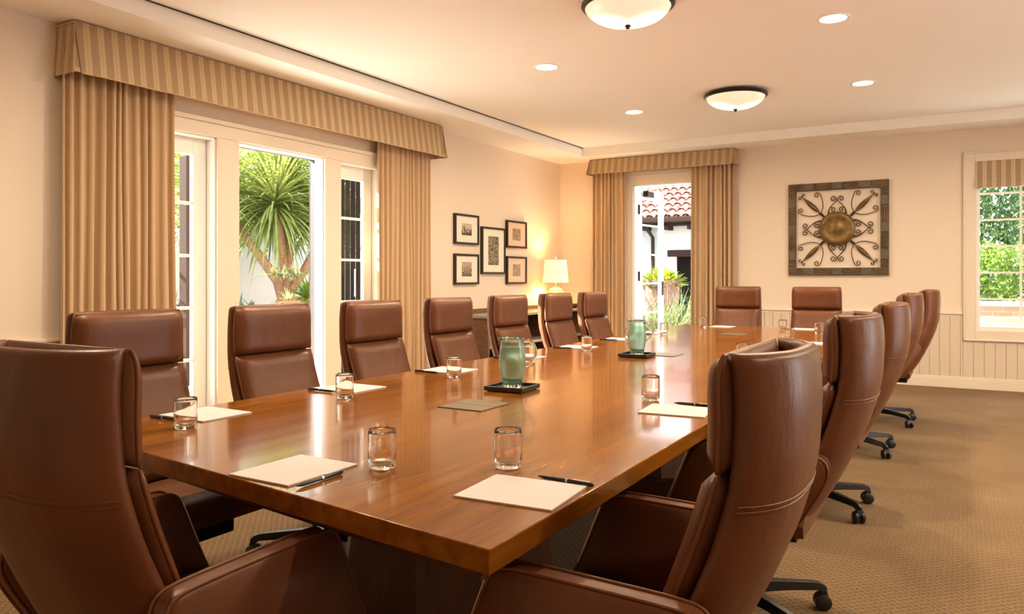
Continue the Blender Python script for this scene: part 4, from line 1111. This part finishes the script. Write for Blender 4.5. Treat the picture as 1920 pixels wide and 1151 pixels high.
# ------------------------------------------------------------------ outside: beyond the far door
bl = empty('garden_building', (-5.0, 16, -.05), 0, 'white stucco building with red clay tile roof beyond the far door', 'building')
b = MB(); b.box(-9, -.36, 0, .3, 0, 2.45); b.box(.55, 2.6, 0, .3, 0, 2.45); b.box(-.36, .55, 0, .3, 1.72, 2.45); b.box(-9, 2.6, .3, 5, 0, 2.2); b.build('wall', M['stucco'], bl)
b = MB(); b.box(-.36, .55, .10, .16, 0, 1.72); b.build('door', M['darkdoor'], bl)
b = MB(); b.box(-.52, .75, -.08, .12, 1.70, 1.84); b.build('lintel', M['brownpaint'], bl, bevel=.01)
b = MB(); b.box(-9, 2.6, -.42, -.28, 2.42, 2.54); b.build('gutter', M['brownpaint'], bl, bevel=.02)
b = MB(); b.box(-9, 2.6, -.28, .02, 2.36, 2.42)
for k in range(23): b.box(-9+k*.5, -9+k*.5+.09, -.34, 0, 2.27, 2.36)
b.build('eave_rafters', M['brownpaint'], bl)
b = MB(); b.tube([(-.93, -.32, 2.44), (-.90, -.30, 2.30), (-.84, -.10, 2.12), (-.84, -.08, 0)], .04, 10); b.build('downspout', M['brownpaint'], bl, smooth=True)
b = MB(); sl = radians(25)
Rm = Matrix.Translation((0, -.36, 2.50)) @ Matrix.Rotation(sl, 4, 'X')
b.box(-9, 2.6, 0, 2.6, -.03, .0, 0, Rm)
for i in range(33):
    x = -4.2 + i*.20
    for j in range(7):
        y0_, y1_ = j*.36-.02, j*.36+.38; L = []
        for yy, rr, lift in ((y0_, .082, .035), (y1_, .070, .0)):
            L.append([Rm @ Vector((x + rr*cos(a_), yy, lift + rr*sin(a_))) for a_ in [pi*k_/8 for k_ in range(9)]])
        b.loops(L, False, False, False)
        L = []
        for yy, rr, lift in ((y0_, .082, .035), (y1_, .070, .0)):
            L.append([Rm @ Vector((x + (rr-.014)*cos(a_), yy, lift + (rr-.014)*sin(a_))) for a_ in [pi*k_/8 for k_ in range(9)]])
        b.loops(L, False, False, False)
b.build('roof', M['rooftile'], bl, smooth=True)
pot('potted_plant', (-4.62, 13.0, .35), .34, .80, M['pinkpot'], 'pink clay planter with lime green succulents beyond the far door', pm='lime', seed=9, n=420, L=.36, wf=.17, dr=.3)
b = MB(); b.box(-.45, .45, -.45, .45, -.05, .35); o = b.build('planter_plinth', M['stucco'], bevel=.02); o.location = (-4.62, 13.0, 0); tag(o, 'pale block under the pink clay planter', 'plinth')
rnd = random.Random(70)
for i, (x, y, n, L, mt, lb) in enumerate(((-4.62, 11.3, 1100, 1.05, 'grass', 'pale arching grass clump outside the far door, left one'), (-3.85, 11.3, 1100, 1.02, 'grass', 'pale arching grass clump outside the far door, middle one'), (-3.7, 12.5, 900, 1.15, 'leafdark', 'dark green strappy clump by the dark door'), (-5.7, 11.8, 800, 1.1, 'leafdark', 'dark green strappy clump behind the open door leaf'))):
    b = MB()
    for _ in range(n):
        p = (rnd.gauss(0, .16), rnd.gauss(0, .16), 0); leaf_strip(b, p, rdir(rnd, .45, 1), L*rnd.uniform(.7, 1.25), .012, 1.2, 6, 0)
    o = b.build('grass_clump', M[mt]); o.location = (x, y, -.05); tag(o, lb, 'plant', 'grass clumps outside the far door')

# ------------------------------------------------------------------ outside: beyond the right window
b = MB(); b.box(-2.2, 5.5, 12.6, 12.85, -.05, .80, 0); b.box(-2.25, 5.55, 12.55, 12.9, .80, .86, 1)
tag(b.build('low_brick_wall', [M['brick2'], M['stucco']]), 'low orange brick wall with pale coping outside the right window', 'wall')
rnd = random.Random(80); b = MB()
leafcloud(b, 9000, lambda q: (q.uniform(-2.4, 5), q.uniform(-.4, .4), .85+ q.random()**.8*.85), .085, rnd)
o = b.build('hedge', M['leaf']); o.location = (0, 13.6, 0); tag(o, 'clipped bright green hedge behind the low brick wall', 'hedge')
b = MB(); leafcloud(b, 14000, lambda q: (q.uniform(-2.7, 7), q.uniform(-.5, .5), q.uniform(.3, 5.2)), .22, rnd)
o = b.build('tree_screen', M['willow']); o.location = (.8, 19.5, 0); tag(o, 'dense band of trees filling the background of the right window', 'trees')
b = MB(); leafcloud(b, 7000, lambda q: (q.uniform(-2.4, 5), q.uniform(-.1, .5), .1+ q.random()*1.5), .12, rnd)
o = b.build('dark_shrubs', M['leafdark']); o.location = (0, 14.7, 0); tag(o, 'dark shrubs inside and beneath the clipped hedge', 'hedge')
tr = empty('willow_tree', (1.6, 17.0, -.05), 0, 'drooping willow like tree behind the hedge in the right window', 'tree')
b = MB(); b.tube([(0, 0, 0), (.1, 0, 1.0), (0, .1, 2.0), (-.2, .1, 3.2)], [.16, .14, .11, .07], 10)
for k in range(6): b.tube([(0, .1, 1.8+k*.2), (rnd.uniform(-1, 1), rnd.uniform(-.5, .5), 2.7+k*.1), (rnd.uniform(-2, 2), rnd.uniform(-.8, .4), 3.0)], [.05, .035, .015], 6)
b.build('trunk', M['bark'], tr, smooth=True)
b = MB()
for k in range(700):
    x, y, zt = rnd.uniform(-3.2, 3.8), rnd.uniform(-1.1, .9), rnd.uniform(2.1, 4.6)
    Ln = rnd.uniform(.5, 1.3)
    for q in range(34):
        t = rnd.random(); leafcloud(b, 1, lambda q_: (x+rnd.gauss(0, .03), y+rnd.gauss(0, .03), zt-Ln*t), .12, rnd, 0, .55)
b.build('foliage', M['willow'], tr)
for i, (x, lb) in enumerate(((.22, 'spiky agave before the low brick wall, left'), (.98, 'spiky agave before the low brick wall, right'))):
    o = cluster('agave_plant', (x, 11.9, .1), lb, M['grass'], 34, .65, 90+i, (.05, .05), 'plant', .05, .5, .2); o['group'] = 'agaves outside the right window'
